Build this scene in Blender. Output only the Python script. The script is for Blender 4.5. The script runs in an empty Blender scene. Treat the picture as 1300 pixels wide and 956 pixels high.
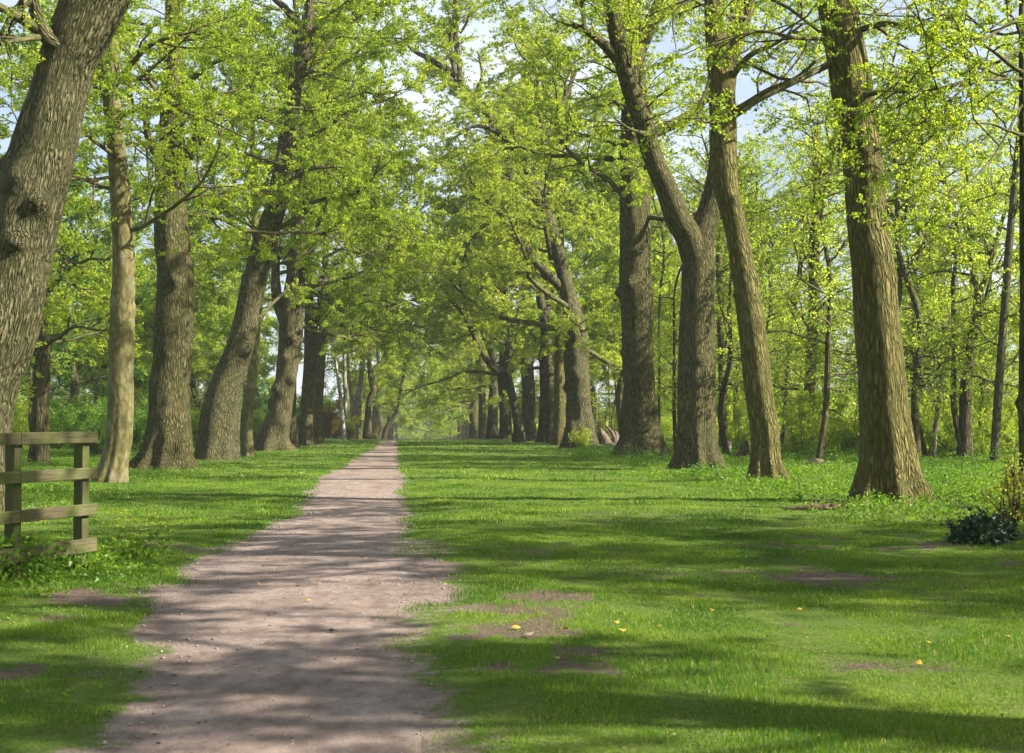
import bpy, math, random
import numpy as np
from mathutils import Vector, Matrix

sc = bpy.context.scene
COL = sc.collection
R = math.radians
FPX = 1806.0           # focal length in photo pixels (1300 wide)
CAM = np.array([0.0, 0.0, 1.5])
SUN_EL, SUN_AZ, HAZE = 36.0, 106.0, .0003   # azimuth clockwise from +Y

# ------------------------------------------------------------------ camera
YAW = -math.atan(110 / FPX); PITCH = math.atan(57 / FPX)
cam_d = bpy.data.cameras.new('camera'); cam = bpy.data.objects.new('camera', cam_d)
COL.objects.link(cam); sc.camera = cam
cam.location = CAM; cam.rotation_euler = (R(90) + PITCH, 0, YAW)
cam_d.sensor_width = 36; cam_d.lens = FPX / 1300 * 36
cam_d.clip_start = 0.1; cam_d.clip_end = 5000
cam_d.dof.use_dof = True; cam_d.dof.focus_distance = 32; cam_d.dof.aperture_fstop = 6.3
_M = np.array(Matrix.Rotation(YAW, 3, 'Z') @ Matrix.Rotation(R(90) + PITCH, 3, 'X'))

def P(x, y, d):
    "world point on the plane Y=d seen at photo pixel x, y"
    v = _M @ np.array([(x - 650) / FPX, -(y - 478) / FPX, -1.0])
    return CAM + v * (d / v[1])
def G(x, y):
    v = _M @ np.array([(x - 650) / FPX, -(y - 478) / FPX, -1.0])
    return CAM + v * (-CAM[2] / v[2])

# ------------------------------------------------------------------ noise
def _h(ix, iy, iz, s):
    n = (ix * 374761393 + iy * 668265263 + iz * 2147483647 + s * 974634777) & 0xFFFFFFFF
    n = ((n ^ (n >> 13)) * 1274126177) & 0xFFFFFFFF
    n = ((n ^ (n >> 16)) * 2246822519) & 0xFFFFFFFF
    return ((n ^ (n >> 15)) & 0xFFFF) / 65535.0
def vnoise(x, y, z=0.0, s=0):
    x, y, z = np.broadcast_arrays(np.asarray(x, float), np.asarray(y, float), np.asarray(z, float))
    ix, iy, iz = np.floor(x).astype(np.int64), np.floor(y).astype(np.int64), np.floor(z).astype(np.int64)
    fx, fy, fz = x - ix, y - iy, z - iz
    fx, fy, fz = [f * f * (3 - 2 * f) for f in (fx, fy, fz)]
    r = 0
    for a in (0, 1):
        for b in (0, 1):
            for c in (0, 1):
                r = r + _h(ix + a, iy + b, iz + c, s) * (fx if a else 1 - fx) * (fy if b else 1 - fy) * (fz if c else 1 - fz)
    return r * 2 - 1
def fbm(x, y, z=0.0, s=0, o=4):
    r = 0; a = 1.0; f = 1.0
    for i in range(o):
        r = r + a * vnoise(np.asarray(x) * f, np.asarray(y) * f, np.asarray(z) * f, s + i); a *= .5; f *= 2.03
    return r

# ------------------------------------------------------------------ mesh helpers
def mesh_obj(name, verts, quads, mat, parent=None, smooth=True, attrs=(), tris=None):
    me = bpy.data.meshes.new(name)
    verts = np.ascontiguousarray(verts, dtype=np.float32).reshape(-1, 3)
    nq = 0 if quads is None else len(quads); nt = 0 if tris is None else len(tris)
    loops = []
    if nq: loops.append(np.asarray(quads, dtype=np.int32).ravel())
    if nt: loops.append(np.asarray(tris, dtype=np.int32).ravel())
    loops = np.concatenate(loops)
    me.vertices.add(len(verts)); me.vertices.foreach_set('co', verts.ravel())
    me.loops.add(len(loops)); me.loops.foreach_set('vertex_index', loops)
    me.polygons.add(nq + nt)
    st = np.concatenate([np.arange(nq) * 4, nq * 4 + np.arange(nt) * 3]).astype(np.int32)
    me.polygons.foreach_set('loop_start', st)
    me.polygons.foreach_set('use_smooth', np.full(nq + nt, smooth))
    for an, dom, typ, data in attrs:
        a = me.attributes.new(an, typ, dom)
        a.data.foreach_set('vector' if typ == 'FLOAT_VECTOR' else 'value', np.ascontiguousarray(data, dtype=np.float32).ravel())
    me.update(calc_edges=True)
    if mat: me.materials.append(mat)
    o = bpy.data.objects.new(name, me); COL.objects.link(o)
    if parent: o.parent = parent
    return o
def tag(o, label=None, cat=None, group=None, kind=None):
    if label: o['label'] = label
    if cat: o['category'] = cat
    if group: o['group'] = group
    if kind: o['kind'] = kind
    return o
def empty(name, loc, rz=0):
    o = bpy.data.objects.new(name, None); COL.objects.link(o)
    o.location = Vector([float(c) for c in loc]); o.rotation_euler = (0, 0, rz); o.empty_display_size = .3
    return o
def copy_tree(o, parent=None):
    c = o.copy(); COL.objects.link(c); c.parent = parent
    for ch in o.children: copy_tree(ch, c)
    return c
def norm(v): return v / np.maximum(np.linalg.norm(v, axis=-1, keepdims=True), 1e-9)

class Geo:
    def __init__(s): s.v = []; s.q = []; s.n = 0; s.b = []
    def add(s, v, q, b=None):
        s.v.append(v); s.q.append(q + s.n); s.n += len(v)
        s.b.append(b if b is not None else v)
    def build(s, name, mat, parent=None, smooth=True):
        return mesh_obj(name, np.concatenate(s.v), np.concatenate(s.q), mat, parent, smooth,
                        [('bk', 'POINT', 'FLOAT_VECTOR', np.concatenate(s.b))])

def tubes(pts, rad, sides, off=0.0, disp=None):
    """pts (n,k,3), rad (n,k) -> verts, quads, bark coordinates"""
    n, k, _ = pts.shape
    t = np.empty_like(pts); t[:, 1:-1] = pts[:, 2:] - pts[:, :-2]; t[:, 0] = pts[:, 1] - pts[:, 0]; t[:, -1] = pts[:, -1] - pts[:, -2]
    t = norm(t)
    mt = np.abs(norm(pts[:, -1] - pts[:, 0])[:, 2]) > .55
    ref = np.where(mt[:, None], np.array([0., 1., 0.]), np.array([0., 0., 1.]))[:, None, :]
    u = norm(np.cross(t, ref)); w = np.cross(t, u)
    a = np.arange(sides) / sides * 2 * np.pi
    ca, sa = np.cos(a), np.sin(a)
    r = rad[:, :, None] * np.ones(sides)
    sl = np.concatenate([np.zeros((n, 1)), np.cumsum(np.linalg.norm(np.diff(pts, axis=1), axis=2), axis=1)], axis=1)
    dirs = u[:, :, None, :] * ca[:, None] + w[:, :, None, :] * sa[:, None]
    if disp is not None: r = disp(r, dirs, pts, sl, a)
    v = pts[:, :, None, :] + dirs * r[..., None]
    bk = np.stack([r * ca, r * sa, sl[:, :, None] * np.ones(sides)], axis=-1) + off
    i = np.arange(n)[:, None, None] * (k * sides) + np.arange(k - 1)[None, :, None] * sides
    j = np.arange(sides)[None, None, :]; j2 = (j + 1) % sides
    q = np.stack([i + j, i + j2, i + sides + j2, i + sides + j], axis=-1).reshape(-1, 4)
    return v.reshape(-1, 3), q, bk.reshape(-1, 3)

def grow(rng, p, d, L, k, wig, grav, lift=0.0):
    pts = [p]; d = norm(d)
    for i in range(k):
        d = norm(d + rng.normal(0, wig, d.shape) + np.array([0, 0, 1.0]) * (grav + lift * i / k))
        p = p + d * (L / k)[:, None]; pts.append(p)
    return np.stack(pts, axis=1)
def crom(pts, step):
    "catmull-rom resample of (k,m) rows; first three columns are a position"
    pts = np.asarray(pts, float)
    e = np.concatenate([[2 * pts[0] - pts[1]], pts, [2 * pts[-1] - pts[-2]]])
    out = []
    for i in range(len(pts) - 1):
        p0, p1, p2, p3 = e[i:i + 4]
        m = max(1, int(round(np.linalg.norm(p2[:3] - p1[:3]) / step)))
        for t in np.arange(m) / m:
            out.append(.5 * ((2 * p1) + (-p0 + p2) * t + (2 * p0 - 5 * p1 + 4 * p2 - p3) * t * t + (-p0 + 3 * p1 - 3 * p2 + p3) * t ** 3))
    out.append(pts[-1]); return np.array(out)

def leaf_mesh(name, c, dirv, size, up, rng, mat, parent, asp=.75):
    "diamond leaves folded along the midrib; c (n,3) centres"
    n = len(c)
    nn = norm(rng.normal(0, 1, (n, 3)) * (1 - up) + np.array([0, 0, up]))
    a = norm(dirv + rng.normal(0, .6, (n, 3))); a = norm(a - nn * (a * nn).sum(1, keepdims=True)); b = np.cross(nn, a)
    s = (size * rng.uniform(.6, 1.25, n))[:, None]
    f = nn * s * .16
    v = np.stack([c - a * s * .5, c + b * s * .5 * asp + f - a * s * .05, c + a * s * .55 - f, c - b * s * .5 * asp + f - a * s * .05], axis=1)
    q = np.arange(n * 4).reshape(n, 4)
    return mesh_obj(name, v.reshape(-1, 3), q, mat, parent, False, [('rnd', 'FACE', 'FLOAT', rng.random(n))])

# ------------------------------------------------------------------ materials
def new_mat(name):
    m = bpy.data.materials.new(name); m.use_nodes = True
    nt = m.node_tree; nt.nodes.clear()
    return m, nt, nt.nodes.new
def L_(nt, a, b): nt.links.new(a, b)
def ramp(nt, fac, stops):
    r = nt.nodes.new('ShaderNodeValToRGB'); el = r.color_ramp.elements
    while len(el) < len(stops): el.new(.5)
    for e, (p, c) in zip(el, stops): e.position = p; e.color = (*c, 1) if len(c) == 3 else c
    L_(nt, fac, r.inputs[0]); return r.outputs[0]
def noise_n(nt, vec, scale, detail=4, rough=.55, dist=0):
    n = nt.nodes.new('ShaderNodeTexNoise'); n.inputs['Scale'].default_value = scale; n.inputs['Detail'].default_value = detail
    n.inputs['Roughness'].default_value = rough; n.inputs['Distortion'].default_value = dist
    if vec is not None: L_(nt, vec, n.inputs['Vector'])
    return n.outputs['Fac']
def math_n(nt, op, a, b=None, clamp=False):
    m = nt.nodes.new('ShaderNodeMath'); m.operation = op; m.use_clamp = clamp
    for i, x in enumerate((a, b)):
        if x is None: continue
        if isinstance(x, (int, float)): m.inputs[i].default_value = x
        else: L_(nt, x, m.inputs[i])
    return m.outputs[0]
def mix_n(nt, f, a, b, mode='MIX'):
    m = nt.nodes.new('ShaderNodeMix'); m.data_type = 'RGBA'; m.blend_type = mode
    if isinstance(f, (int, float)): m.inputs[0].default_value = f
    else: L_(nt, f, m.inputs[0])
    for i, x in ((6, a), (7, b)):
        if isinstance(x, tuple): m.inputs[i].default_value = (*x, 1)
        else: L_(nt, x, m.inputs[i])
    return m.outputs[2]
def attr_n(nt, name):
    a = nt.nodes.new('ShaderNodeAttribute'); a.attribute_name = name; return a

def leaf_mat(name, stops, trans=.5, tcol=1.6, gloss=.25):
    m, nt, N = new_mat(name)
    c = ramp(nt, attr_n(nt, 'rnd').outputs['Fac'], stops)
    ob = N('ShaderNodeTexCoord')
    big = noise_n(nt, ob.outputs['Object'], .35, 2)
    c = mix_n(nt, 1.0, c, ramp(nt, big, [(.3, (.72, .80, .75)), (.7, (1.2, 1.12, 1.0))]), 'MULTIPLY')
    d = N('ShaderNodeBsdfPrincipled'); d.inputs['Roughness'].default_value = .45
    d.inputs['Specular IOR Level'].default_value = gloss
    L_(nt, c, d.inputs['Base Color'])
    t = N('ShaderNodeBsdfTranslucent')
    tc = mix_n(nt, 1.0, c, (tcol * 1.12, tcol, tcol * .6), 'MULTIPLY'); L_(nt, tc, t.inputs['Color'])
    x = N('ShaderNodeMixShader'); x.inputs[0].default_value = trans
    L_(nt, d.outputs[0], x.inputs[1]); L_(nt, t.outputs[0], x.inputs[2])
    o = N('ShaderNodeOutputMaterial'); L_(nt, x.outputs[0], o.inputs[0]); return m

def bark_mat(name, dark, light, moss=(.10, .125, .026), moss_amt=.5, scale=14.0, zs=.17, bump=.05, patch=0.0):
    m, nt, N = new_mat(name)
    bk = attr_n(nt, 'bk').outputs['Vector']
    mp = N('ShaderNodeMapping'); mp.inputs['Scale'].default_value = (1, 1, zs); L_(nt, bk, mp.inputs[0])
    nz = N('ShaderNodeTexNoise'); nz.inputs['Scale'].default_value = 9; nz.inputs['Detail'].default_value = 3; L_(nt, mp.outputs[0], nz.inputs['Vector'])
    dv = N('ShaderNodeVectorMath'); dv.operation = 'MULTIPLY_ADD'; L_(nt, nz.outputs['Color'], dv.inputs[0])
    dv.inputs[1].default_value = (.13, .13, .13); L_(nt, mp.outputs[0], dv.inputs[2])
    vo = N('ShaderNodeTexVoronoi'); vo.feature = 'DISTANCE_TO_EDGE'; vo.inputs['Scale'].default_value = scale; L_(nt, dv.outputs[0], vo.inputs['Vector'])
    vo2 = N('ShaderNodeTexVoronoi'); vo2.feature = 'DISTANCE_TO_EDGE'; vo2.inputs['Scale'].default_value = scale * .47; L_(nt, dv.outputs[0], vo2.inputs['Vector'])
    big0 = noise_n(nt, bk, 1.7, 4, .6)
    rid = noise_n(nt, dv.outputs[0], scale * 1.1, 5, .7, .6)
    h = ramp(nt, vo.outputs['Distance'], [(0.0, (0, 0, 0)), (.07, (.15,) * 3), (.24, (.9,) * 3), (.4, (1, 1, 1))])
    fine = noise_n(nt, mp.outputs[0], 60, 4)
    h2 = ramp(nt, vo2.outputs['Distance'], [(0.0, (0, 0, 0)), (.12, (.8,) * 3), (.25, (1, 1, 1))])
    hm = N('ShaderNodeMix'); L_(nt, ramp(nt, big0, [(.42, (.05,) * 3), (.65, (.5,) * 3)]), hm.inputs[0]); L_(nt, h, hm.inputs[2]); L_(nt, ramp(nt, rid, [(.38, (0, 0, 0)), (.60, (1, 1, 1))]), hm.inputs[3])
    h = math_n(nt, 'MULTIPLY', hm.outputs[0], math_n(nt, 'MULTIPLY_ADD', h2, .5)) ; h.node.inputs[1].links[0].from_node.inputs[2].default_value = .5
    hh = math_n(nt, 'ADD', h, math_n(nt, 'MULTIPLY', fine, .45))
    big = noise_n(nt, bk, .9, 3)
    base = ramp(nt, hh, [(.22, dark), (.62, tuple(a * .45 + b * .55 for a, b in zip(dark, light))), (1.2 if False else 1.0, light)])  # fissures' own dark, deepened in colour to stand for shade between ridges
    base = mix_n(nt, 1.0, base, ramp(nt, noise_n(nt, bk, 2.4, 4), [(.3, (.62, .60, .57)), (.7, (1.25, 1.24, 1.2))]), 'MULTIPLY')
    if patch:
        vp = noise_n(nt, bk, 2.6, 3, .6)
        base = mix_n(nt, ramp(nt, vp, [(.52, (0, 0, 0)), (.6, (patch,) * 3)]), base, (.36, .34, .29))
    # green algae on the cool side of the trunk and in large clouds
    geo = N('ShaderNodeNewGeometry')
    sx = N('ShaderNodeSeparateXYZ'); L_(nt, geo.outputs['Normal'], sx.inputs[0])
    side = math_n(nt, 'MULTIPLY_ADD', sx.outputs['X'], -.16)
    mf = math_n(nt, 'ADD', big, side)
    mf = ramp(nt, mf, [(.62 - .35 * moss_amt, (0, 0, 0)), (.85 - .2 * moss_amt, (min(1, moss_amt + .1),) * 3)])
    base = mix_n(nt, mf, base, mix_n(nt, hh, tuple(c * .55 for c in moss), moss))
    b = N('ShaderNodeBump'); b.inputs['Strength'].default_value = 1.0; b.inputs['Distance'].default_value = bump; L_(nt, hh, b.inputs['Height'])
    d = N('ShaderNodeBsdfPrincipled'); d.inputs['Roughness'].default_value = .9; d.inputs['Specular IOR Level'].default_value = .15
    L_(nt, base, d.inputs['Base Color']); L_(nt, b.outputs[0], d.inputs['Normal'])
    o = N('ShaderNodeOutputMaterial'); L_(nt, d.outputs[0], o.inputs[0]); return m

def simple_mat(name, c1, c2, scale=8, rough=.8, bump=.01, stretch=(1, 1, 1), detail=5):
    m, nt, N = new_mat(name)
    tc = N('ShaderNodeTexCoord'); mp = N('ShaderNodeMapping'); mp.inputs['Scale'].default_value = stretch; L_(nt, tc.outputs['Object'], mp.inputs[0])
    n = noise_n(nt, mp.outputs[0], scale, detail, .6)
    d = N('ShaderNodeBsdfPrincipled'); d.inputs['Roughness'].default_value = rough; d.inputs['Specular IOR Level'].default_value = .2
    L_(nt, ramp(nt, n, [(.32, c1), (.68, c2)]), d.inputs['Base Color'])
    b = N('ShaderNodeBump'); b.inputs['Distance'].default_value = bump; L_(nt, n, b.inputs['Height']); L_(nt, b.outputs[0], d.inputs['Normal'])
    o = N('ShaderNodeOutputMaterial'); L_(nt, d.outputs[0], o.inputs[0]); return m

M = {}
M['lime'] = leaf_mat('lime_leaf', [(0, (.12, .20, .022)), (.6, (.215, .31, .03)), (1, (.36, .41, .055))], .58, 2.05)
M['oak'] = leaf_mat('oak_leaf', [(0, (.15, .22, .03)), (.6, (.255, .345, .042)), (1, (.41, .45, .06))], .58, 2.0)
M['wood'] = leaf_mat('woodland_leaf', [(0, (.15, .235, .028)), (.6, (.25, .35, .04)), (1, (.40, .45, .07))], .6, 2.1)
M['deep'] = leaf_mat('deep_green_leaf', [(0, (.07, .16, .018)), (.6, (.12, .24, .025)), (1, (.20, .33, .04))], .45, 1.7)
M['ivy'] = leaf_mat('ivy_leaf', [(0, (.012, .035, .012)), (.7, (.022, .06, .016)), (1, (.05, .11, .03))], .2, 1.4, .5)
M['herb'] = leaf_mat('herb_leaf', [(0, (.06, .14, .012)), (.6, (.11, .215, .018)), (1, (.20, .31, .035))], .45, 1.7)
M['nettle'] = leaf_mat('nettle_leaf', [(0, (.035, .10, .012)), (.6, (.065, .16, .016)), (1, (.12, .22, .03))], .4, 1.6)
M['blade'] = leaf_mat('grass_blade', [(0, (.048, .12, .012)), (.5, (.105, .205, .017)), (.92, (.20, .30, .035)), (.97, (.36, .31, .13))], .45, 1.7)
M['rust'] = leaf_mat('copper_leaf', [(0, (.18, .14, .03)), (1, (.34, .26, .05))], .4, 1.4)
M['gold'] = leaf_mat('gold_leaf', [(0, (.20, .26, .03)), (1, (.36, .37, .06))], .5, 1.5)
M['bark_lime'] = bark_mat('lime_bark', (.018, .012, .007), (.275, .195, .118), moss_amt=.42, scale=17, bump=.10)
M['bark_gold'] = bark_mat('algae_bark', (.022, .014, .006), (.36, .285, .12), moss=(.17, .17, .04), moss_amt=.5, scale=15, bump=.12)
M['bark_grey'] = bark_mat('grey_bark', (.022, .016, .010), (.285, .22, .148), moss_amt=.38, scale=18, bump=.09)
M['bark_smooth'] = bark_mat('smooth_bark', (.11, .075, .042), (.225, .155, .088), moss_amt=.42, scale=7, zs=.5, bump=.006, patch=.35)
M['bark_dark'] = bark_mat('dark_bark', (.025, .016, .010), (.15, .105, .07), moss_amt=.25, scale=11, bump=.05)
M['bark_birch'] = bark_mat('birch_bark', (.10, .085, .07), (.62, .58, .52), moss_amt=.05, scale=4, zs=2.5, bump=.01)
M['bark_pale'] = bark_mat('pale_bark', (.16, .12, .10), (.46, .39, .34), moss_amt=.1, scale=9, bump=.03)
M['limb'] = bark_mat('limb_bark', (.035, .026, .017), (.17, .13, .085), moss=(.13, .14, .04), moss_amt=.5, scale=14, bump=.02)
M['twig'] = simple_mat('twig_bark', (.04, .028, .018), (.11, .08, .048), 20, .85, .002)
M['timber'] = None

# ------------------------------------------------------------------ ground
PATH = [(2, -.66, .70), (6, -.74, .72), (8.2, -.80, .73), (10.2, -.96, .93), (13.2, -1.15, 1.28), (16.4, -1.3, 1.25), (19.5, -1.3, 1.02), (23.6, -1.2, .97), (31.9, -1.5, 1.02),
        (41.7, -1.78, 1.1), (50, -1.85, 1.0), (60, -1.95, .88), (90, -2.4, .65), (108, -2.75, .6), (125, -3.2, .6), (160, -4.2, .6)]
_py = np.array([p[0] for p in PATH]); _px = np.array([p[1] for p in PATH]); _pw = np.array([p[2] for p in PATH])
def path_at(Y): return np.interp(Y, _py, _px), np.interp(Y, _py, _pw)
def hgt(X, Y):
    X = np.asarray(X, float); Y = np.asarray(Y, float)
    z = .035 * fbm(X * .22, Y * .16, 3.0, 5, 3)
    px, pw = path_at(Y)
    z = z - .035 * np.exp(-((X - px) / (pw + .35)) ** 4)
    z = z + .10 * np.clip((np.abs(X + .5) - 7) / 6, 0, 1)
    f = np.clip(Y - 112, 0, None)
    z = z - np.where(f < 60, .0003 * f * f, .0003 * 3600 + .036 * (f - 60))
    z = z - .02
    return np.clip(z, -9, None)
PATCH = [(*G(1040, 727)[:2], 1.1, .8, 1.0), (*G(960, 690)[:2], 1.6, .9, .55), (*G(1150, 690)[:2], 1.3, .6, .8), (*G(690, 695)[:2], 2.4, 1.2, .6), (*G(760, 655)[:2], 1.2, 1.0, .45),
         (*G(700, 770)[:2], 1.1, .6, .5), (*G(1130, 840)[:2], .7, .3, .5), (*G(1010, 597)[:2], 1.6, 3.0, 1.0), (*G(930, 583)[:2], 1.6, 3.0, .9), (*G(800, 725)[:2], 1.6, .6, .5), (*G(1040, 785)[:2], .6, .3, .7), (*G(680, 610)[:2], 1.2, 1.4, .5), (*G(240, 690)[:2], 1.0, 1.2, .7), (*G(190, 745)[:2], .8, .9, .9),
         (*G(880, 655)[:2], 1.0, .8, .5), (*G(1130, 648)[:2], 1.2, .9, .9), (*G(810, 583)[:2], 2.0, 1.6, .9), (*G(735, 572)[:2], 2.2, 2.4, .8), (*G(885, 598)[:2], 1.6, 1.5, .7), (*G(290, 585)[:2], 2.4, 2.0, .8), (*G(170, 840)[:2], .7, .8, .9)]
FEET = [(1130, 26, 1.35), (974, 35.3, .9), (886, 44.5, 1.5), (815, 57, 1.9), (736, 79, 1.9), (140, 36, .75), (209, 45, 1.5), (276, 56, 1.7), (346, 75, 1.7), (-48, 25, 1.5), (390, 89, 1.5), (711, 90, 1.8), (671, 110, 1.8)]
def soil_mask(X, Y):
    X = np.asarray(X, float); Y = np.asarray(Y, float)
    px, pw = path_at(Y)
    n = fbm(X * 1.1, Y * .8, 0, 11, 4); n2 = fbm(X * .5, Y * .35, 0, 31, 3)
    n3 = fbm(X * 4.5, Y * 3.2, 0, 37, 3)
    e = np.abs(X - px) - pw
    wob = .30 * n + .22 * n2 + .14 * n3
    kn = np.clip((21 - Y) / 6, 0, 1); kr = np.where(X > px, kn, kn * .25)
    fr = 1 - np.clip((e + wob * (.45 + .55 * kn)) / (.30 + .42 * kr) + .55 - .25 * kr, 0, 1)          # worn fringe of the path
    s = fr
    for (cx, cy, rx, ry, a) in PATCH:
        q = ((X - cx) / rx) ** 2 + ((Y - cy) / ry) ** 2
        s = np.maximum(s, 1.05 * np.clip((.95 - q * .7 + n * 1.1 + n3 * .7) * .8, 0, 1) * a)
    for (bx, bd, br) in FEET:
        q = ((X - (bx - 540) / FPX * bd) ** 2 + (Y - bd) ** 2) ** .5 / br
        s = np.maximum(s, np.clip(1.55 - q + n * .35 + n3 * .3, 0, 1) * .95)
    near = np.clip((34 - Y) / 20, 0, 1) * np.clip(1 - (np.abs(X - 1.5) - 6) / 3, 0, 1)
    s = np.maximum(s, np.clip((n + n2 * .8 + .5 * n3 - .62) * 1.6, 0, 1) * .85 * near)
    return np.clip(s, 0, 1)
def axis(segs):
    out = []
    for a, b, st in segs: out.append(np.arange(a, b, st))
    return np.concatenate(out)
gx = np.concatenate([-np.geomspace(900, 31, 18), axis([(-30, -12, .7), (-12, 12, .13), (12, 30, .7)]), np.geomspace(30.5, 900, 18)])
gy = np.concatenate([axis([(-60, -4, 3), (-4, 5, .5), (5, 26, .13), (26, 60, .35), (60, 180, 1.2)]), np.geomspace(181, 1500, 30)])
XX, YY = np.meshgrid(gx, gy)
ny, nx = XX.shape
def grid_quads(ny, nx):
    i = np.arange(ny - 1)[:, None] * nx + np.arange(nx - 1)[None, :]
    return np.stack([i, i + 1, i + nx + 1, i + nx], -1).reshape(-1, 4)

def earth_colour(nt, co, N):
    st = N('ShaderNodeMapping'); st.inputs['Scale'].default_value = (1, .55, 1); L_(nt, co, st.inputs[0])
    a = noise_n(nt, st.outputs[0], 1.6, 5, .6); b_ = noise_n(nt, co, 75, 4, .75); c_ = noise_n(nt, st.outputs[0], 9, 5, .65)
    c = ramp(nt, a, [(.3, (.185, .137, .108)), (.55, (.255, .197, .163)), (.75, (.315, .252, .213))])
    c = mix_n(nt, 1.0, c, ramp(nt, c_, [(.3, (.66, .63, .60)), (.65, (1.12, 1.12, 1.12))]), 'MULTIPLY')
    c = mix_n(nt, 1.0, c, ramp(nt, b_, [(.25, (.62, .60, .58)), (.5, (1, 1, 1)), (.78, (1.35, 1.33, 1.3))]), 'MULTIPLY')
    vo = N('ShaderNodeTexVoronoi'); vo.inputs['Scale'].default_value = 22; L_(nt, co, vo.inputs['Vector'])
    st2 = ramp(nt, vo.outputs['Distance'], [(.08, (1, 1, 1)), (.14, (0, 0, 0))])
    vr = N('ShaderNodeSeparateColor'); L_(nt, vo.outputs['Color'], vr.inputs[0])
    pick = ramp(nt, vr.outputs[0], [(.80, (0, 0, 0)), (.82, (1, 1, 1))])
    stone = math_n(nt, 'MULTIPLY', st2, pick)
    c = mix_n(nt, stone, c, ramp(nt, vr.outputs[1], [(.3, (.14, .11, .09)), (.7, (.48, .43, .38))]))
    h = math_n(nt, 'ADD', math_n(nt, 'ADD', b_, math_n(nt, 'MULTIPLY', c_, 1.2)), math_n(nt, 'MULTIPLY', stone, .8))
    return c, h
def ground_mat():
    m, nt, N = new_mat('lawn_ground')
    tc = N('ShaderNodeTexCoord'); co = tc.outputs['Object']
    a = attr_n(nt, 'soil').outputs['Fac']
    fn = noise_n(nt, co, 9, 8, .72)
    s = math_n(nt, 'ADD', a, math_n(nt, 'MULTIPLY', math_n(nt, 'SUBTRACT', fn, .5), 1.7))
    s = ramp(nt, s, [(.42, (0, 0, 0)), (.70, (1, 1, 1))])
    g1 = noise_n(nt, co, 26, 5, .7); g2 = noise_n(nt, co, .45, 4, .6)
    gc = ramp(nt, g1, [(.28, (.040, .064, .013)), (.5, (.082, .138, .018)), (.72, (.150, .205, .042))])
    gc = mix_n(nt, ramp(nt, noise_n(nt, co, 3.1, 5, .7), [(.5, (0, 0, 0)), (.75, (.55,) * 3)]), gc, (.15, .13, .06))
    gc = mix_n(nt, 1.0, gc, ramp(nt, g2, [(.3, (.80, .86, .85)), (.7, (1.25, 1.12, 1.0))]), 'MULTIPLY')
    pc, ph = earth_colour(nt, co, N)
    fr = attr_n(nt, 'fringe').outputs['Fac']
    so = ramp(nt, noise_n(nt, co, 18, 6, .7), [(.3, (.07, .048, .032)), (.6, (.15, .108, .078)), (.8, (.22, .165, .12))])
    so = mix_n(nt, fr, so, pc)
    c = mix_n(nt, s, gc, so)
    d = N('ShaderNodeBsdfPrincipled'); d.inputs['Roughness'].default_value = .95; d.inputs['Specular IOR Level'].default_value = .1
    L_(nt, c, d.inputs['Base Color'])
    b = N('ShaderNodeBump'); b.inputs['Distance'].default_value = .04; L_(nt, g1, b.inputs['Height']); L_(nt, b.outputs[0], d.inputs['Normal'])
    o = N('ShaderNodeOutputMaterial'); L_(nt, d.outputs[0], o.inputs[0]); return m
ZZ = hgt(XX, YY)
g = mesh_obj('ground', np.stack([XX, YY, ZZ], -1), grid_quads(ny, nx), ground_mat(), None, True,
             [('soil', 'POINT', 'FLOAT', soil_mask(XX, YY)), ('fringe', 'POINT', 'FLOAT', np.clip(1.15 - (np.abs(XX - path_at(YY)[0]) - path_at(YY)[1]) / .45, 0, 1))])
tag(g, kind='structure')

def path_mat():
    m, nt, N = new_mat('path_earth')
    tc = N('ShaderNodeTexCoord'); co = tc.outputs['Object']
    c, h = earth_colour(nt, co, N)
    d = N('ShaderNodeBsdfPrincipled'); d.inputs['Roughness'].default_value = .9; d.inputs['Specular IOR Level'].default_value = .15
    L_(nt, c, d.inputs['Base Color'])
    bp = N('ShaderNodeBump'); bp.inputs['Distance'].default_value = .014; L_(nt, h, bp.inputs['Height']); L_(nt, bp.outputs[0], d.inputs['Normal'])
    o = N('ShaderNodeOutputMaterial'); L_(nt, d.outputs[0], o.inputs[0]); return m
yy = np.concatenate([np.arange(2, 30, .06), np.arange(30, 60, .2), np.arange(60, 160, .8)])
px, pw = path_at(yy); tt = np.linspace(-1, 1, 41)
le = -pw + .20 * fbm(yy * .9, 1.0, 0, 41, 5) * (.6 + .5 * (yy < 22)); ri = pw + .18 * fbm(yy * .9, 9.0, 0, 43, 5)
f = (tt + 1) / 2
le = le + .15; ri = ri - .12
PX = (px + le)[:, None] * (1 - f) + (px + ri)[:, None] * f
PY = yy[:, None] * np.ones(41)
edge = np.abs(tt) ** 6
PZ = hgt(PX, PY) + .010 - .012 * edge + .006 * fbm(PX * 2.2, PY * 1.2, 0, 8, 3)
p = mesh_obj('path', np.stack([PX, PY, PZ], -1), grid_quads(len(yy), 41), path_mat()); tag(p, kind='structure')

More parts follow.
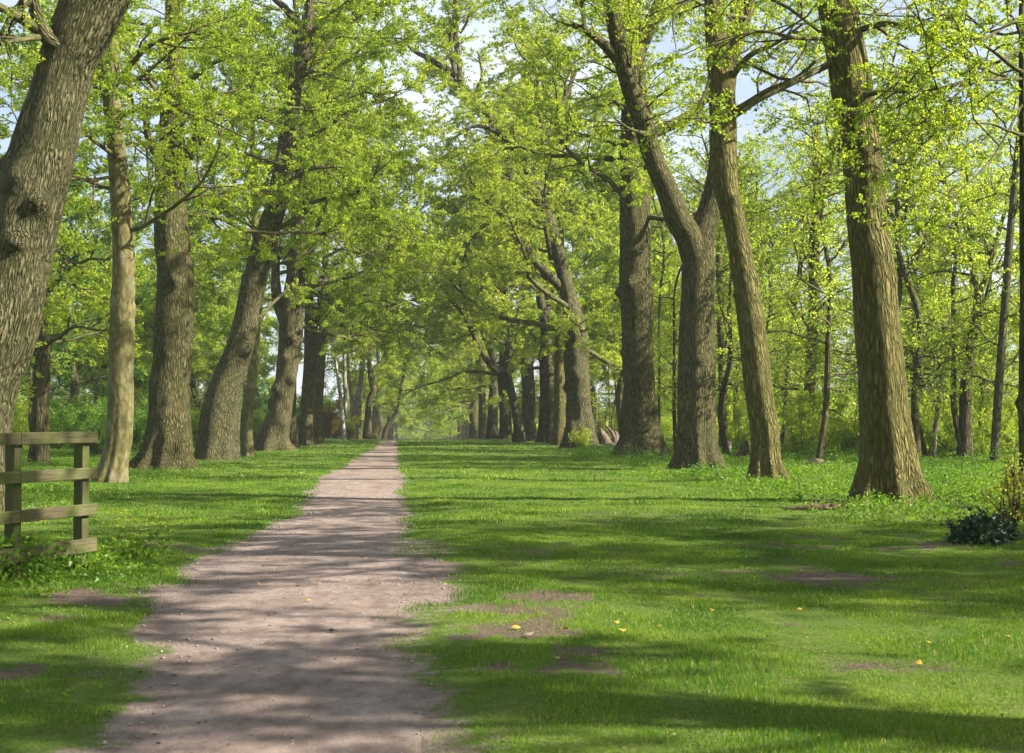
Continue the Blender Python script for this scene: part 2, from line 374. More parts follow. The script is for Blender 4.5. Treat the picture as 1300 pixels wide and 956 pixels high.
# ------------------------------------------------------------------ grass and herbs
def blades(rng, x, y, hh, w, mat, name, lean=.5):
    n = len(x); z = hgt(x, y) - .004
    a = rng.uniform(0, 2 * np.pi, n); h = hh * rng.uniform(.5, 1.3, n); w = w * rng.uniform(.7, 1.3, n)
    l = rng.uniform(0, 2 * np.pi, n); le = lean * rng.uniform(.1, 1.3, n)
    dx, dy = np.cos(a) * w / 2, np.sin(a) * w / 2
    mx, my = np.cos(l) * h * le * .35, np.sin(l) * h * le * .35
    tx, ty = np.cos(l) * h * le, np.sin(l) * h * le
    v = np.stack([np.stack([x - dx, y - dy, z], -1), np.stack([x + dx, y + dy, z], -1),
                  np.stack([x + mx + dx * .7, y + my + dy * .7, z + h * .6], -1), np.stack([x + mx - dx * .7, y + my - dy * .7, z + h * .6], -1),
                  np.stack([x + tx, y + ty, z + h * (1 - .25 * le)], -1)], 1)
    b = np.arange(n)[:, None] * 5
    r = np.clip(.45 + .38 * fbm(x * 1.3, y * .9, 0, 17, 4) + rng.normal(0, .2, n), 0, 1); r = np.where(rng.random(n) < .035, 1.0, r * .93)
    return mesh_obj(name, v.reshape(-1, 3), b + np.array([0, 1, 2, 3]), mat, None, True,
                    [('rnd', 'FACE', 'FLOAT', np.concatenate([r, r]))], tris=b + np.array([3, 2, 4]))
rng = np.random.default_rng(3)
def lawn_points(y0, y1, n, herb=False):
    # density falls with distance, spread wider than the frame
    y = np.sqrt(rng.uniform(y0 ** 2, y1 ** 2, n)); x = rng.uniform(-.43, .52, n) * (y + 3) 
    return x, y
xs, ys, hs, ws = [], [], [], []
for (y0, y1, n, h, w) in ((5, 11, 330000, .026, .0042), (11, 20, 460000, .030, .0065), (20, 36, 320000, .036, .013), (36, 62, 220000, .042, .026), (62, 112, 120000, .05, .05)):
    x, y = lawn_points(y0, y1, n)
    m_ = soil_mask(x, y); pxx, pww = path_at(y)
    keep = (rng.random(n) > m_ * 1.1 - .05) & (np.abs(x - pxx) > pww - .5 + .3 * fbm(x * 3, y * 2.2, 0, 66, 3))
    cl = fbm(x * 2.2, y * 1.6, 0, 61, 3)
    keep &= rng.random(n) < .92 + .45 * cl
    x, y, cl = x[keep], y[keep], cl[keep]
    xs.append(x); ys.append(y); hs.append(h * np.clip(1 + .8 * cl, .4, 2.2)); ws.append(np.full(len(x), w))
go = blades(rng, np.concatenate(xs), np.concatenate(ys), np.concatenate(hs), np.concatenate(ws), M['blade'], 'grass')
tag(go, 'short green lawn grass in worn patches either side of the earth path', 'grass', kind='stuff')

def herb_zone(x, y):
    "0..1: where the rough herbs grow"
    n = fbm(x * .35, y * .25, 0, 71, 3)
    rgt = np.clip((x - (6.3 + .9 * n)) / .8, 0, 1) * np.clip((y - 19) / 5, 0, 1)
    lft = np.clip((-(x) - (5.6 + .9 * n - np.clip((15 - y) * .14, -.6, 2.2))) / .7, 0, 1)
    fen = np.clip(1 - ((x + 3.8) / 1.5) ** 2 - ((y - 13.2) / 3.2) ** 2, 0, 1) * 1.5
    return np.clip(np.maximum(np.maximum(rgt, lft), fen), 0, 1)
def herbs(name, label, n, y0, y1, x0, x1, hmax, size, mat, cond, seed):
    r = np.random.default_rng(seed)
    y = r.uniform(y0, y1, n); x = r.uniform(x0, x1, n)
    k = cond(x, y, r) & (r.random(n) > soil_mask(x, y) * 1.1); x, y = x[k], y[k]; n = len(x)
    cl = np.clip(.65 + .9 * fbm(x * .8, y * .6, 0, seed, 4), .10, 2.0); k = r.random(len(x)) < .35 + cl; x, y, cl = x[k], y[k], cl[k]; n = len(x)
    m = 5
    hh = hmax * cl[:, None] * r.uniform(.15, 1, (n, m)); sp = .10
    c = np.stack([x[:, None] + r.normal(0, sp, (n, m)), y[:, None] + r.normal(0, sp, (n, m)), hgt(x, y)[:, None] + hh], -1).reshape(-1, 3)
    dv = norm(np.stack([r.normal(0, 1, n * m), r.normal(0, 1, n * m), r.uniform(-.3, .7, n * m)], -1))
    o = leaf_mesh(name, c, dv, size * (.7 + .5 * r.random(n * m)), .45, r, mat, None)
    return tag(o, label, 'undergrowth', kind='stuff')
herbs('ground_cover', 'low leafy herbs carpeting the wood edge behind the right tree row', 95000, 19, 75, 5.5, 34, .22, .060, M['herb'],
      lambda x, y, r: (r.random(len(x)) < herb_zone(x, y)) & (x < y * .5 + 5), 91)
herbs('weeds', 'leafy weeds standing round the foot of the wooden fence', 2600, 11.5, 16.5, -5.6, -2.9, .30, .06, M['herb'],
      lambda x, y, r: r.random(len(x)) < np.exp(-((x + 3.85 - (y - 14.4) * .37) / .45) ** 2), 95)
herbs('lawn_weeds', 'scattered rosettes of clover and daisy leaves in the open lawn', 26000, 6, 50, -9, 12, .018, .026, M['herb'],
      lambda x, y, r: (r.random(len(x)) < np.clip((fbm(x * .8, y * .6, 0, 55, 3) + .1) * 1.5, 0, 1)) & (x < y * .42 + 2) & (x > -y * .36 - 2) & (np.abs(x - path_at(y)[0]) > path_at(y)[1]), 94)
herbs('nettles', 'taller clumps of dark green nettles among the low herbs at the right wood edge', 30000, 21, 75, 6.5, 34, .42, .07, M['nettle'],
      lambda x, y, r: (r.random(len(x)) < herb_zone(x, y) * np.clip((fbm(x * .45, y * .35, 0, 97, 3) - .05) * 3, 0, 1)) & (x < y * .5 + 5), 93)
herbs('ground_cover', 'low leafy herbs growing under the left tree row and around the fence', 60000, 7, 70, -30, -2.5, .14, .045, M['herb'],
      lambda x, y, r: (r.random(len(x)) < herb_zone(x, y)) & (x > -y * .45 - 3), 92)

# ------------------------------------------------------------------ trees
def bark_disp(seed, flare, burls, base_z, rough=.05):
    rs = np.random.default_rng(seed); nl = rs.integers(6, 10); ph = rs.uniform(0, 6.28); ph2 = rs.uniform(0, 6.28)
    def f(r, dirs, pts, sl, a):
        h = np.clip(pts[:, :, 2:3] - base_z, 0, None)
        fl = np.exp(-h / .42)
        lob = .5 + .5 * np.cos(nl * a + ph + .5 * np.sin(2 * a + ph2))
        r = r * (1 + flare * .75 * fl * (.05 + 1.05 * lob ** 2) + .08 * np.exp(-h / 1.6) * (lob - .5) * 2)
        q = pts[:, :, None, :] + dirs * r[..., None]
        r = r * (1 + rough * fbm(q[..., 0] * 1.4, q[..., 1] * 1.4, q[..., 2] * .7, seed, 3) + rough * .35 * fbm(q[..., 0] * 6, q[..., 1] * 6, q[..., 2] * 2.2, seed + 7, 2))
        for (bz, ba, bs, bh) in [(b0, b1, b2 * .72, b3) for b0, b1, b2, b3 in burls]:       # height, angle (0 = +X, -90 = towards the viewer), size, height of the lump
            dh = (pts[:, :, 2:3] - bz) / bs
            ang = np.arctan2(dirs[..., 1], dirs[..., 0]) - R(ba); ang = (ang + np.pi) % (2 * np.pi) - np.pi
            g_ = np.exp(-dh ** 2 - (ang * r / bs) ** 2)
            r = r + 1.05 * bh * g_ * (1 + .5 * fbm(q[..., 0] * 9, q[..., 1] * 9, q[..., 2] * 9, seed + 3, 2))
        return r
    return f

def px_line(pl, d, dd=0.0):
    "photo pixel polyline (x, y, width) at distance d, drifting dd in depth -> rows x y z radius"
    out = []
    for i, (x, y, w) in enumerate(pl):
        dl = d + dd * i / max(1, len(pl) - 1)
        q = P(x, y, dl); out.append([*q, w / 2 * .965 * dl / FPX])
    return np.array(out)

def make_tree(name, label, cat, base, trunk, limbs=(), auto=12, zr=(5, 18), length=6.0, az=None, spread=1.0,
              bark='bark_lime', limb_bark='limb', leaf='lime', lsize=.07, nleaf=60000, top=21.0, seed=1, flare=.5, burls=(), sides=40,
              step=.16, group=None, rough=.05, grav=-.02, el=(5, 45), dens=1.0, twl=(.45, 1.0), extend=True, keep=None, leafz=0.0, up=.35, inw=None, thin=None, gap=None):
    """trunk/limbs: rows x y z r in world space; everything becomes local to the base"""
    rs = np.random.default_rng(seed)
    root = empty(name, base); tag(root, label, cat, group)
    B = np.array([base[0], base[1], base[2], 0.0])
    trunk = np.array(trunk, float) - B
    if extend and trunk[-1, 2] < top - 2:
        n = 4; z0 = trunk[-1, 2]; dx = (trunk[-1, :2] - trunk[-2, :2]) / max(.3, trunk[-1, 2] - trunk[-2, 2])
        dx = np.clip(dx, -.35, .35)
        rows = []; pos = trunk[-1, :2].copy()
        for i in range(1, n + 1):
            pos = pos + dx * (top - z0) / n * (1 - i / (n + 2)) + rs.normal(0, .25, 2)
            rows.append([*pos, z0 + (top - z0) * i / n, trunk[-1, 3] * (1 - i / n) ** .8 + .03])
        trunk = np.concatenate([trunk, rows])
    tr = crom(trunk, step); tr[:, 3] = np.clip(tr[:, 3], .012, None)
    g_ = Geo(); v, q, b = tubes(tr[None, :, :3], tr[None, :, 3], sides, rs.uniform(0, 50), bark_disp(seed, flare, burls, .0, rough)); g_.add(v, q, b)
    g_.build('trunk', M[bark], root)
    src = [tr]
    kk = 0
    for L in limbs:
        lr = crom(np.array(L, float) - B, step * 1.2); lr[:, 3] = np.clip(lr[:, 3], .01, None)
        big = lr[0, 3] > .13
        v, q, b = tubes(lr[None, :, :3], lr[None, :, 3], 24 if big else 10, rs.uniform(0, 50), bark_disp(seed + kk, 0, (), -99, rough)); kk += 1
        g2 = Geo(); g2.add(v, q, b); g2.build('limb', M[bark if big else limb_bark], root); src.append(lr)
    # limbs that leave the trunk on their own
    allp = np.concatenate([s[s[:, 2] > zr[0]] if (s[:, 2] > zr[0]).any() else s[-3:] for s in src])
    auto_l = []
    if auto:
        zt = np.linspace(zr[0], min(zr[1], allp[:, 2].max()), auto) + rs.uniform(-.5, .5, auto)
        for i, z in enumerate(zt):
            c = np.argsort(np.abs(allp[:, 2] - z) + rs.uniform(0, .5, len(allp)))[0]; st = allp[c]
            if inw is not None and i % 2: th = R(inw) + rs.uniform(-.8, .8)
            elif az is None: th = i * 2.4 + rs.uniform(-.5, .5)
            else: th = R(az[0]) + rs.uniform(-1, 1) * R(az[1])
            u_ = np.clip((z - zr[0]) / max(1, zr[1] - zr[0]), 0, 1)
            e = R(el[0] + (el[1] - el[0]) * u_ + rs.uniform(-8, 12))
            L = length * (1 - .45 * u_) * rs.uniform(.75, 1.2) * (1.35 if inw is not None and i % 2 else 1)
            pts = grow(rs, st[None, :3], np.array([[math.cos(th) * math.cos(e), math.sin(th) * math.cos(e), math.sin(e)]]), np.array([L]), 9, .23, .05, -.10)
            r0 = min(st[3] * .45, (.010 * L + .006) * (1 + .5 * (B[1] > 50)))
            zm = min(zr[0], 7) * .72; pts[:, 2:, 2] = np.where(pts[:, 2:, 2] < zm, zm + (pts[:, 2:, 2] - zm) * .12, pts[:, 2:, 2])
            rr = r0 * (1 - np.linspace(0, 1, 10)) ** .8 + .008
            auto_l.append((pts, rr[None]))
            g2 = Geo(); g2.add(*tubes(pts, rr[None], 7, rs.uniform(0, 50))); g2.build('limb', M[limb_bark], root)
    # secondary branches
    P0, D0, LL, R0 = [], [], [], []
    def along(rows, t0, per_m, lf):
        sl = np.concatenate([[0], np.cumsum(np.linalg.norm(np.diff(rows[:, :3], axis=0), axis=1))])
        n = int(sl[-1] * (1 - t0) * per_m) + 1
        for s_ in rs.uniform(t0 * sl[-1], sl[-1], n):
            j = min(len(rows) - 2, np.searchsorted(sl, s_) - 1); j = max(j, 0)
            a_ = (s_ - sl[j]) / max(1e-6, sl[j + 1] - sl[j]); p_ = rows[j] * (1 - a_) + rows[j + 1] * a_
            t_ = norm(rows[j + 1, :3] - rows[j, :3]); sd = norm(np.cross(t_, rs.normal(0, 1, 3) * np.array([.45, .45, 1])))
            P0.append(p_[:3]); D0.append(t_ * .65 + sd * .85); LL.append(lf * rs.uniform(.5, 1.3)); R0.append(min(.035, p_[3] * .6) + .004)
    for pts, rr in auto_l: along(np.concatenate([pts[0], rr[0][:, None]], 1), .12, 1.9 * dens, 1.7 * spread)
    for s in src[1:]: along(s, .3 if s[0, 3] > .1 else .12, 1.5 * dens, 1.7 * spread)
    ut = tr[tr[:, 2] > max(zr[0], top * .55)]
    if len(ut) > 4: along(ut, 0, 2.6 * dens, 2.2 * spread)
    if not P0: return root
    P0, D0, LL, R0 = np.array(P0), np.array(D0), np.array(LL), np.array(R0)
    if keep is not None:
        k_ = keep(P0 + B[:3]); P0, D0, LL, R0 = P0[k_], D0[k_], LL[k_], R0[k_]
    sec = grow(rs, P0, D0, LL, 5, .20, .0, grav * 3)
    gt = Geo(); rr = R0[:, None] * np.linspace(1, .25, 6)[None]; gt.add(*tubes(sec, rr, 4))
    # twigs
    nt_ = 9; n2 = len(sec) * nt_
    tt_ = rs.uniform(.12, 1, (len(sec), nt_)) * 5; j = np.clip(tt_.astype(int), 0, 4); fr_ = (tt_ - j)[..., None]
    ii = np.arange(len(sec))[:, None]
    tp = sec[ii, j] * (1 - fr_) + sec[ii, j + 1] * fr_; td = norm(sec[ii, j + 1] - sec[ii, j])
    tp = tp.reshape(-1, 3); td = td.reshape(-1, 3)
    sd = norm(np.cross(td, rs.normal(0, 1, (n2, 3)) * np.array([.35, .35, 1])))
    tl = rs.uniform(twl[0], twl[1], n2)
    tw = grow(rs, tp, td * .6 + sd * .9, tl, 3, .22, 0, grav * 3)
    gt.add(*tubes(tw, (.0065 * np.linspace(1, .4, 4))[None] * np.ones((n2, 1)) * (lsize / .07) ** .7, 3))
    gt.build('twigs', M['twig'], root)
    # leaves: in small clusters along each twig
    per = max(1, int(nleaf / n2)); 
    a_ = rs.beta(2.2, 1.2, (n2, per)) * 3; a_ = np.floor(a_ * 2.7) / 2.7 + rs.normal(0, .05, a_.shape); a_ = np.clip(a_, 0, 2.999)
    j = a_.astype(int); fr_ = (a_ - j)[..., None]; ii = np.arange(n2)[:, None]
    c = tw[ii, j] * (1 - fr_) + tw[ii, j + 1] * fr_; dv = norm(tw[ii, j + 1] - tw[ii, j] + rs.normal(0, .25, (n2, per, 3)))
    c = (c + rs.normal(0, lsize * .55, c.shape) * np.array([1, 1, .7])).reshape(-1, 3)
    # patchy spring foliage: some sprays have opened, others not yet
    kp = fbm(c[:, 0] * .55, c[:, 1] * .55, c[:, 2] * .55, seed, 2) > -.55 + rs.normal(0, .25, len(c))
    if leafz: kp &= c[:, 2] > leafz
    if gap is not None: kp = fbm(c[:, 0] * .95, c[:, 1] * .95, c[:, 2] * 1.3, seed, 2) > gap + rs.normal(0, .06, len(c))  # clumped gaps shaped to dapple the shade cast by unseen crowns
    if thin: kp &= (c[:, 2] < thin[0]) | (rs.random(len(c)) < thin[1])
    c = c[kp]; dv = dv.reshape(-1, 3)[kp]
    leaf_mesh('crown', c, dv, lsize, up, rs, M[leaf], root)
    return root

def straight(x, y, h, r0, r1, lean=(0, 0), wob=.15, seed=0, n=6):
    rs = np.random.default_rng(seed + 1000); z0 = float(hgt(x, y)); rows = []
    for i in range(n + 1):
        t = i / n
        rows.append([x + lean[0] * t + rs.normal(0, wob) * (t > 0), y + lean[1] * t + rs.normal(0, wob) * (t > 0), z0 - .25 + (h + .25) * t, r0 + (r1 - r0) * t])
    return rows
def base_of(px_, d):
    x = P(px_, 540, d)[0]; return (x, d, float(hgt(x, d)))

AV = 'old trees lining the avenue'
def hero(name, label, d, pl, limbs=(), **k):
    """pl: trunk pixels (x, y, w) from the ground up; limbs: (pixel line, depth drift[, depth offset])"""
    b = base_of(pl[0][0], d)
    rows = px_line(pl, d)
    rows[0, 2] = b[2] - .05
    rows = np.concatenate([[[rows[0, 0], rows[0, 1], b[2] - .35, rows[0, 3]]], rows])
    ls = [px_line(l[0], d + (l[2] if len(l) > 2 else 0), l[1]) for l in limbs]
    return make_tree(name, label, 'tree', b, rows, ls, group=AV, **k)

# --- right row, front to back
hero('lime_tree', 'straight massive ridged trunk with golden algae, nearest tree of the right row', 26,
     [(1130, 641, 86), (1128, 610, 76), (1127, 575, 69), (1122, 520, 63), (1119, 470, 61.5), (1113, 400, 61), (1107, 330, 59), (1101, 290, 54), (1094, 200, 54), (1087, 150, 54), (1080, 100, 55), (1067, 30, 53), (1062, 0, 52), (1050, -90, 44)],
     [([(1085, 40, 9), (1130, 30, 8), (1190, 50, 5), (1250, 90, 2.5)], -2), ([(1060, 78, 10), (1020, 98, 8.5), (970, 124, 6), (925, 150, 4), (880, 158, 2)], -1.5),
      ([(1075, 128, 8), (1120, 116, 6.5), (1160, 112, 4), (1220, 128, 2)], -2), ([(1062, 50, 6), (1010, 48, 5), (960, 40, 3.5), (890, 62, 2)], -2)],
     bark='bark_gold', burls=[(6.6, 200, .22, .16), (6.0, -60, .15, .08), (4.1, -40, .10, .07), (7.2, 215, .2, .12)], auto=15, zr=(8.4, 19), length=6.5, lsize=0.07, nleaf=46000,
     seed=11, thin=(10, .35), flare=.62, sides=64, step=.10, top=21, el=(-2, 40), rough=.045)
hero('lime_tree', 'tall trunk curving left as it rises, second in the right row', 35.3,
     [(974, 611, 44), (972, 585, 37), (971, 550, 36), (964, 500, 37), (955, 420, 37), (945, 350, 34), (934, 290, 30), (922, 240, 33), (918, 200, 36), (917, 140, 36), (915, 90, 35), (908, 40, 28), (905, 0, 24), (900, -80, 20)],
     [([(925, 148, 14), (948, 134, 13), (975, 116, 10), (1010, 100, 7), (1035, 78, 4)], -1.5), ([(920, 90, 14), (938, 55, 13), (952, 10, 11), (965, -50, 8)], 1), ([(924, 105, 9), (950, 72, 8), (985, 55, 5), (1020, 30, 3)], -2)],
     bark='bark_gold', burls=[(5.0, -40, .16, .10), (3.9, -60, .14, .06), (4.7, 200, .12, .08), (7.0, -70, .18, .06)], auto=13, zr=(10.5, 19), length=6.5, lsize=0.075, nleaf=40000, seed=12, thin=(13, .35), flare=.5, sides=48, step=.12, top=21)
hero('lime_tree', 'forked trunk splitting low into a long limb that leans left, in the right row', 44.5,
     [(886, 594, 62), (885, 565, 54), (884, 530, 51), (884, 480, 49), (885, 400, 46), (886, 340, 44), (889, 305, 40), (900, 270, 33), (909, 235, 29), (916, 180, 25), (925, 100, 22), (935, 20, 20), (944, -60, 16)],
     [([(885, 335, 38), (874, 300, 36), (862, 280, 35), (847, 242, 31), (829, 200, 27), (816, 155, 26), (798, 103, 25), (785, 52, 23), (776, 0, 21), (768, -60, 17)], -2.5),
      ([(806, 120, 13), (784, 78, 14), (768, 58, 13), (745, 40, 10), (728, 32, 8)], -1, -1.6), ([(742, 38, 8), (740, 10, 6), (735, -30, 5)], 0, -2.6),
      ([(822, 170, 6), (800, 164, 4), (780, 150, 3)], -1, -1.8)],
     bark='bark_lime', burls=[(3.4, -80, .14, .08), (1.9, -100, .1, .05), (6.2, 20, .18, .10)], auto=13, zr=(13, 20), length=6, lsize=0.08, nleaf=50000, seed=13, thin=(16, .4), flare=.5, sides=48, step=.13, top=21)
hero('lime_tree', 'very wide mossy trunk with bulging waist, just left of the forked tree', 57,
     [(815, 579, 66), (813, 550, 52), (811, 500, 44), (809, 440, 41), (808, 380, 42), (806, 320, 41), (806, 260, 40), (803, 200, 35), (805, 140, 34), (806, 90, 31), (804, 50, 27), (800, 0, 21), (796, -60, 18)],
     [([(806, 70, 24), (822, 38, 21), (838, 5, 18), (850, -40, 15)], 1), ([(808, 180, 13), (845, 162, 15), (875, 146, 13), (900, 118, 9), (915, 90, 5)], 3), ([(800, 150, 6), (770, 120, 4), (740, 130, 2)], -2)],
     bark='bark_lime', burls=[(6.9, -120, .4, .22), (6.7, 180, .3, .22), (4.2, -160, .2, .16), (4.3, 10, .2, .12), (2.6, -90, .15, .08)], auto=16, zr=(9.5, 21), length=6.5, lsize=0.094, nleaf=68000, seed=14, inw=185, flare=.45, sides=40, step=.15, top=22, rough=.08, el=(8, 45))
hero('oak_tree', 'burr-covered trunk beside the rotten stump, fifth tree of the right row', 79,
     [(736, 568, 42), (735, 540, 38), (734, 500, 34), (732, 460, 34), (731, 420, 30), (724, 385, 22), (714, 345, 17), (700, 290, 15), (682, 250, 17), (672, 215, 15), (664, 195, 13)],
     [([(665, 198, 12), (652, 186, 11), (640, 174, 8), (610, 160, 5), (580, 168, 3)], -3), ([(672, 212, 13), (688, 190, 12), (700, 160, 10), (712, 136, 8), (720, 118, 7), (733, 86, 4)], 2),
      ([(712, 365, 12), (680, 332, 11), (650, 290, 9), (622, 258, 6), (596, 250, 3)], -5),
      ([(700, 330, 8), (690, 262, 5), (700, 200, 3)], -2)],
     bark='bark_grey', leaf='oak', burls=[(2.6, -60, .35, .16), (4.2, -110, .4, .2), (5.6, -40, .4, .2), (1.2, -120, .4, .15), (3.4, 170, .3, .15), (6.3, -100, .3, .14)],
     auto=22, zr=(5.5, 25), length=7.5, lsize=0.105, nleaf=105000, seed=15, el=(10, 45), inw=185, flare=.35, sides=40, step=.2, top=26, rough=.10, extend=False)
hero('lime_tree', 'pale yellow mossy trunk touching the burr-covered tree, sixth of the right row', 90,
     [(711, 564, 22), (711, 540, 17), (711, 500, 16), (710, 460, 15), (711, 430, 14), (712, 400, 12), (712, 300, 9)], bark='bark_gold', leaf='oak', auto=16, zr=(5.5, 22), length=7.5, lsize=.13, nleaf=80000, seed=16, el=(10, 45), inw=185, top=24, flare=.4, step=.25, sides=24)
hero('lime_tree', 'dull green trunk with a dark knot, standing left of the pale yellow mossy trunk', 100,
     [(692, 563, 24), (692, 540, 18), (693, 500, 16), (692, 460, 15), (694, 400, 12), (700, 320, 10), (700, 220, 8)], bark='bark_lime', leaf='lime', auto=16, zr=(5.5, 25), length=7.5, lsize=.13, nleaf=64000, seed=17, el=(10, 45), inw=185, top=26, flare=.3, step=.25, sides=24, burls=[(6.0, 200, .3, .2)])
hero('oak_tree', 'brown straight trunk with a knot at mid height, right of the leaning forked trunk', 110,
     [(671, 561, 24), (671, 540, 20), (671, 500, 18), (669, 460, 17), (669, 420, 16), (668, 380, 13), (672, 300, 9)], bark='bark_grey', leaf='oak', auto=16, zr=(5.5, 25), length=7.5, lsize=.14, nleaf=80000, seed=18, el=(10, 45), inw=185, top=26, flare=.3, step=.25, sides=24, burls=[(3.0, -60, .3, .25)])
hero('oak_tree', 'mottled leaning trunk forking into two long arched limbs over the lawn', 104,
     [(659, 560, 15), (658, 540, 13), (652, 510, 11), (646, 485, 11), (641, 463, 11)],
     [([(642, 468, 9), (630, 470, 8), (616, 455, 7.5), (604, 432, 7), (590, 402, 6), (574, 382, 5.5), (560, 365, 4.5), (548, 348, 3)], -10),
      ([(630, 470, 6), (612, 420, 5.5), (596, 382, 5), (586, 350, 4.5), (576, 325, 4), (566, 300, 3.5), (552, 262, 2.5), (544, 240, 2)], 2),
      ([(641, 466, 8), (645, 440, 7), (650, 410, 6), (664, 380, 4), (676, 340, 3)], 2), ([(600, 390, 3), (575, 392, 2.5), (555, 384, 2.2), (540, 392, 1.5)], -3)],
     bark='bark_grey', leaf='oak', auto=9, zr=(5.5, 14), length=6, lsize=.13, nleaf=45000, seed=19, flare=.3, step=.2, sides=20, extend=False)
hero('oak_tree', 'large oak whose twin upright boughs and bent limb cross the gap of sky', 96,
     [(700, 566, 12), (699, 540, 14), (697, 460, 13), (690, 400, 12), (668, 300, 12), (640, 200, 11), (622, 150, 11), (608, 133, 11)],
     [([(610, 136, 10), (598, 125, 10.5), (584, 105, 10), (575, 92, 9.5), (560, 84, 8), (544, 74, 7), (528, 66, 6), (515, 55, 4), (508, 48, 2.5)], -6),
      ([(583, 102, 8), (583, 80, 7.5), (578, 50, 7), (580, 30, 6), (578, 5, 5), (574, -30, 4)], 0, -4), ([(578, 94, 6), (573, 70, 6), (573, 45, 5), (576, 20, 4), (578, -20, 3)], 0, -4.6),
      ([(584, 42, 4), (592, 30, 3.5), (596, 10, 3), (600, -20, 2)], -1, -4), ([(606, 130, 6), (606, 112, 5), (612, 96, 4), (608, 70, 3)], -1)],
     bark='bark_grey', leaf='oak', auto=22, zr=(9, 25), length=6.5, lsize=.13, nleaf=80000, seed=20, top=26, inw=185, flare=.2, step=.25, sides=20, extend=False)
hero('lime_tree', 'shaded green trunk tight behind the leaning forked trunk', 124,
     [(642, 558, 18), (641, 520, 15), (638, 480, 13), (640, 420, 10), (642, 300, 7)], leaf='oak', auto=15, zr=(5, 21), length=8.5, lsize=.15, nleaf=64000, seed=21, el=(10, 45), inw=185, top=23, flare=.3, step=.3, sides=20)

# --- left row, front to back
hero('oak_tree', 'huge leaning trunk with knobbly burrs behind the wooden fence, nearest on the left', 25,
     [(-48, 645, 122), (-47, 610, 112), (-42, 551, 101), (-25, 480, 95), (-2, 420, 96), (17, 345, 92), (30, 290, 88), (45, 230, 85), (60, 170, 79), (72, 125, 72), (84, 80, 70), (97, 50, 76), (120, 0, 80), (160, -80, 70)],
     [([(80, 62, 22), (60, 48, 19), (48, 25, 16), (42, 0, 14), (38, -40, 12)], -.6, -.3), ([(62, 45, 17), (38, 30, 16), (16, 18, 13), (-6, 6, 11), (-40, -10, 8)], -1, -.4), ([(58, 46, 9), (30, 50, 7), (0, 56, 5)], -1, -.4)],
     bark='bark_grey', burls=[(5.25, -62, .24, .17), (4.55, -80, .22, .13), (3.15, -95, .30, .16), (2.55, -100, .2, .10), (5.8, 185, .22, .1), (3.9, -30, .2, .08), (5.6, -110, .3, .08), (1.4, -60, .2, .05)],
     auto=12, zr=(8, 19), length=7, lsize=0.072, nleaf=42000, seed=31, thin=(9.5, .3), flare=.12, sides=72, step=.09, top=20, rough=.05)
hero('maple_tree', 'slim pale smooth trunk between the fence and the big rough trunk on the left', 36,
     [(140, 611, 40), (146, 585, 32), (151, 555, 33), (153, 520, 32), (154, 480, 31), (155, 400, 31), (157, 350, 30), (156, 310, 28), (151, 230, 26), (146, 170, 24), (141, 120, 22), (142, 90, 17), (144, 40, 12), (147, -10, 9), (150, -60, 7)],
     [([(141, 118, 12), (130, 100, 11), (126, 70, 9), (134, 40, 7), (136, -10, 5)], .5), ([(146, 108, 9), (160, 90, 8), (185, 62, 6), (215, 48, 4), (250, 40, 2.5)], -2.5), ([(150, 148, 7), (180, 138, 5.5), (225, 140, 4), (270, 155, 3), (318, 178, 2)], -3),
      ([(148, 200, 8), (135, 190, 6), (118, 178, 4.5), (105, 165, 3)], -1), ([(142, 130, 8), (122, 112, 6), (110, 60, 5), (118, 10, 4)], 1), ([(150, 100, 6), (175, 100, 5), (212, 70, 3.5), (240, 45, 2)], -2)],
     bark='bark_smooth', burls=[(5.2, -80, .1, .05), (2.6, -100, .12, .05), (4.3, 10, .1, .05), (3.4, 200, .1, .04)], auto=11, zr=(6.2, 14), length=5, lsize=0.068, nleaf=56000, seed=32, thin=(12, .5), flare=.25, sides=40, step=.12, top=14, el=(-4, 40), rough=.06, extend=True)
hero('lime_tree', 'thick rough upright trunk with swollen flaking foot, third on the left', 45,
     [(209, 596, 74), (211, 575, 60), (214, 545, 54), (215, 500, 50), (219, 450, 48), (221, 400, 47), (221, 330, 46), (217, 290, 44), (216, 240, 41), (217, 205, 42), (218, 180, 34), (219, 120, 29), (220, 60, 26), (221, 0, 23), (222, -60, 18)],
     [([(222, 205, 22), (238, 195, 20), (248, 182, 15), (256, 150, 10), (275, 110, 7)], -1), ([(212, 205, 20), (198, 190, 16), (188, 172, 10), (184, 140, 6)], -1, -.4), ([(222, 120, 9), (250, 95, 8), (275, 78, 6), (300, 70, 4), (330, 50, 2)], -2)],
     bark='bark_lime', burls=[(6.25, -70, .22, .16), (5.85, -80, .3, .2), (2.1, -80, .15, .06), (8.2, -100, .3, .15), (.9, -60, .5, .10), (4.2, 0, .15, .08)], auto=17, zr=(8, 19), length=6.2, lsize=0.08, nleaf=72000, seed=33, thin=(16, .4), flare=.45, sides=48, step=.13, top=20, el=(-4, 40), rough=.07)
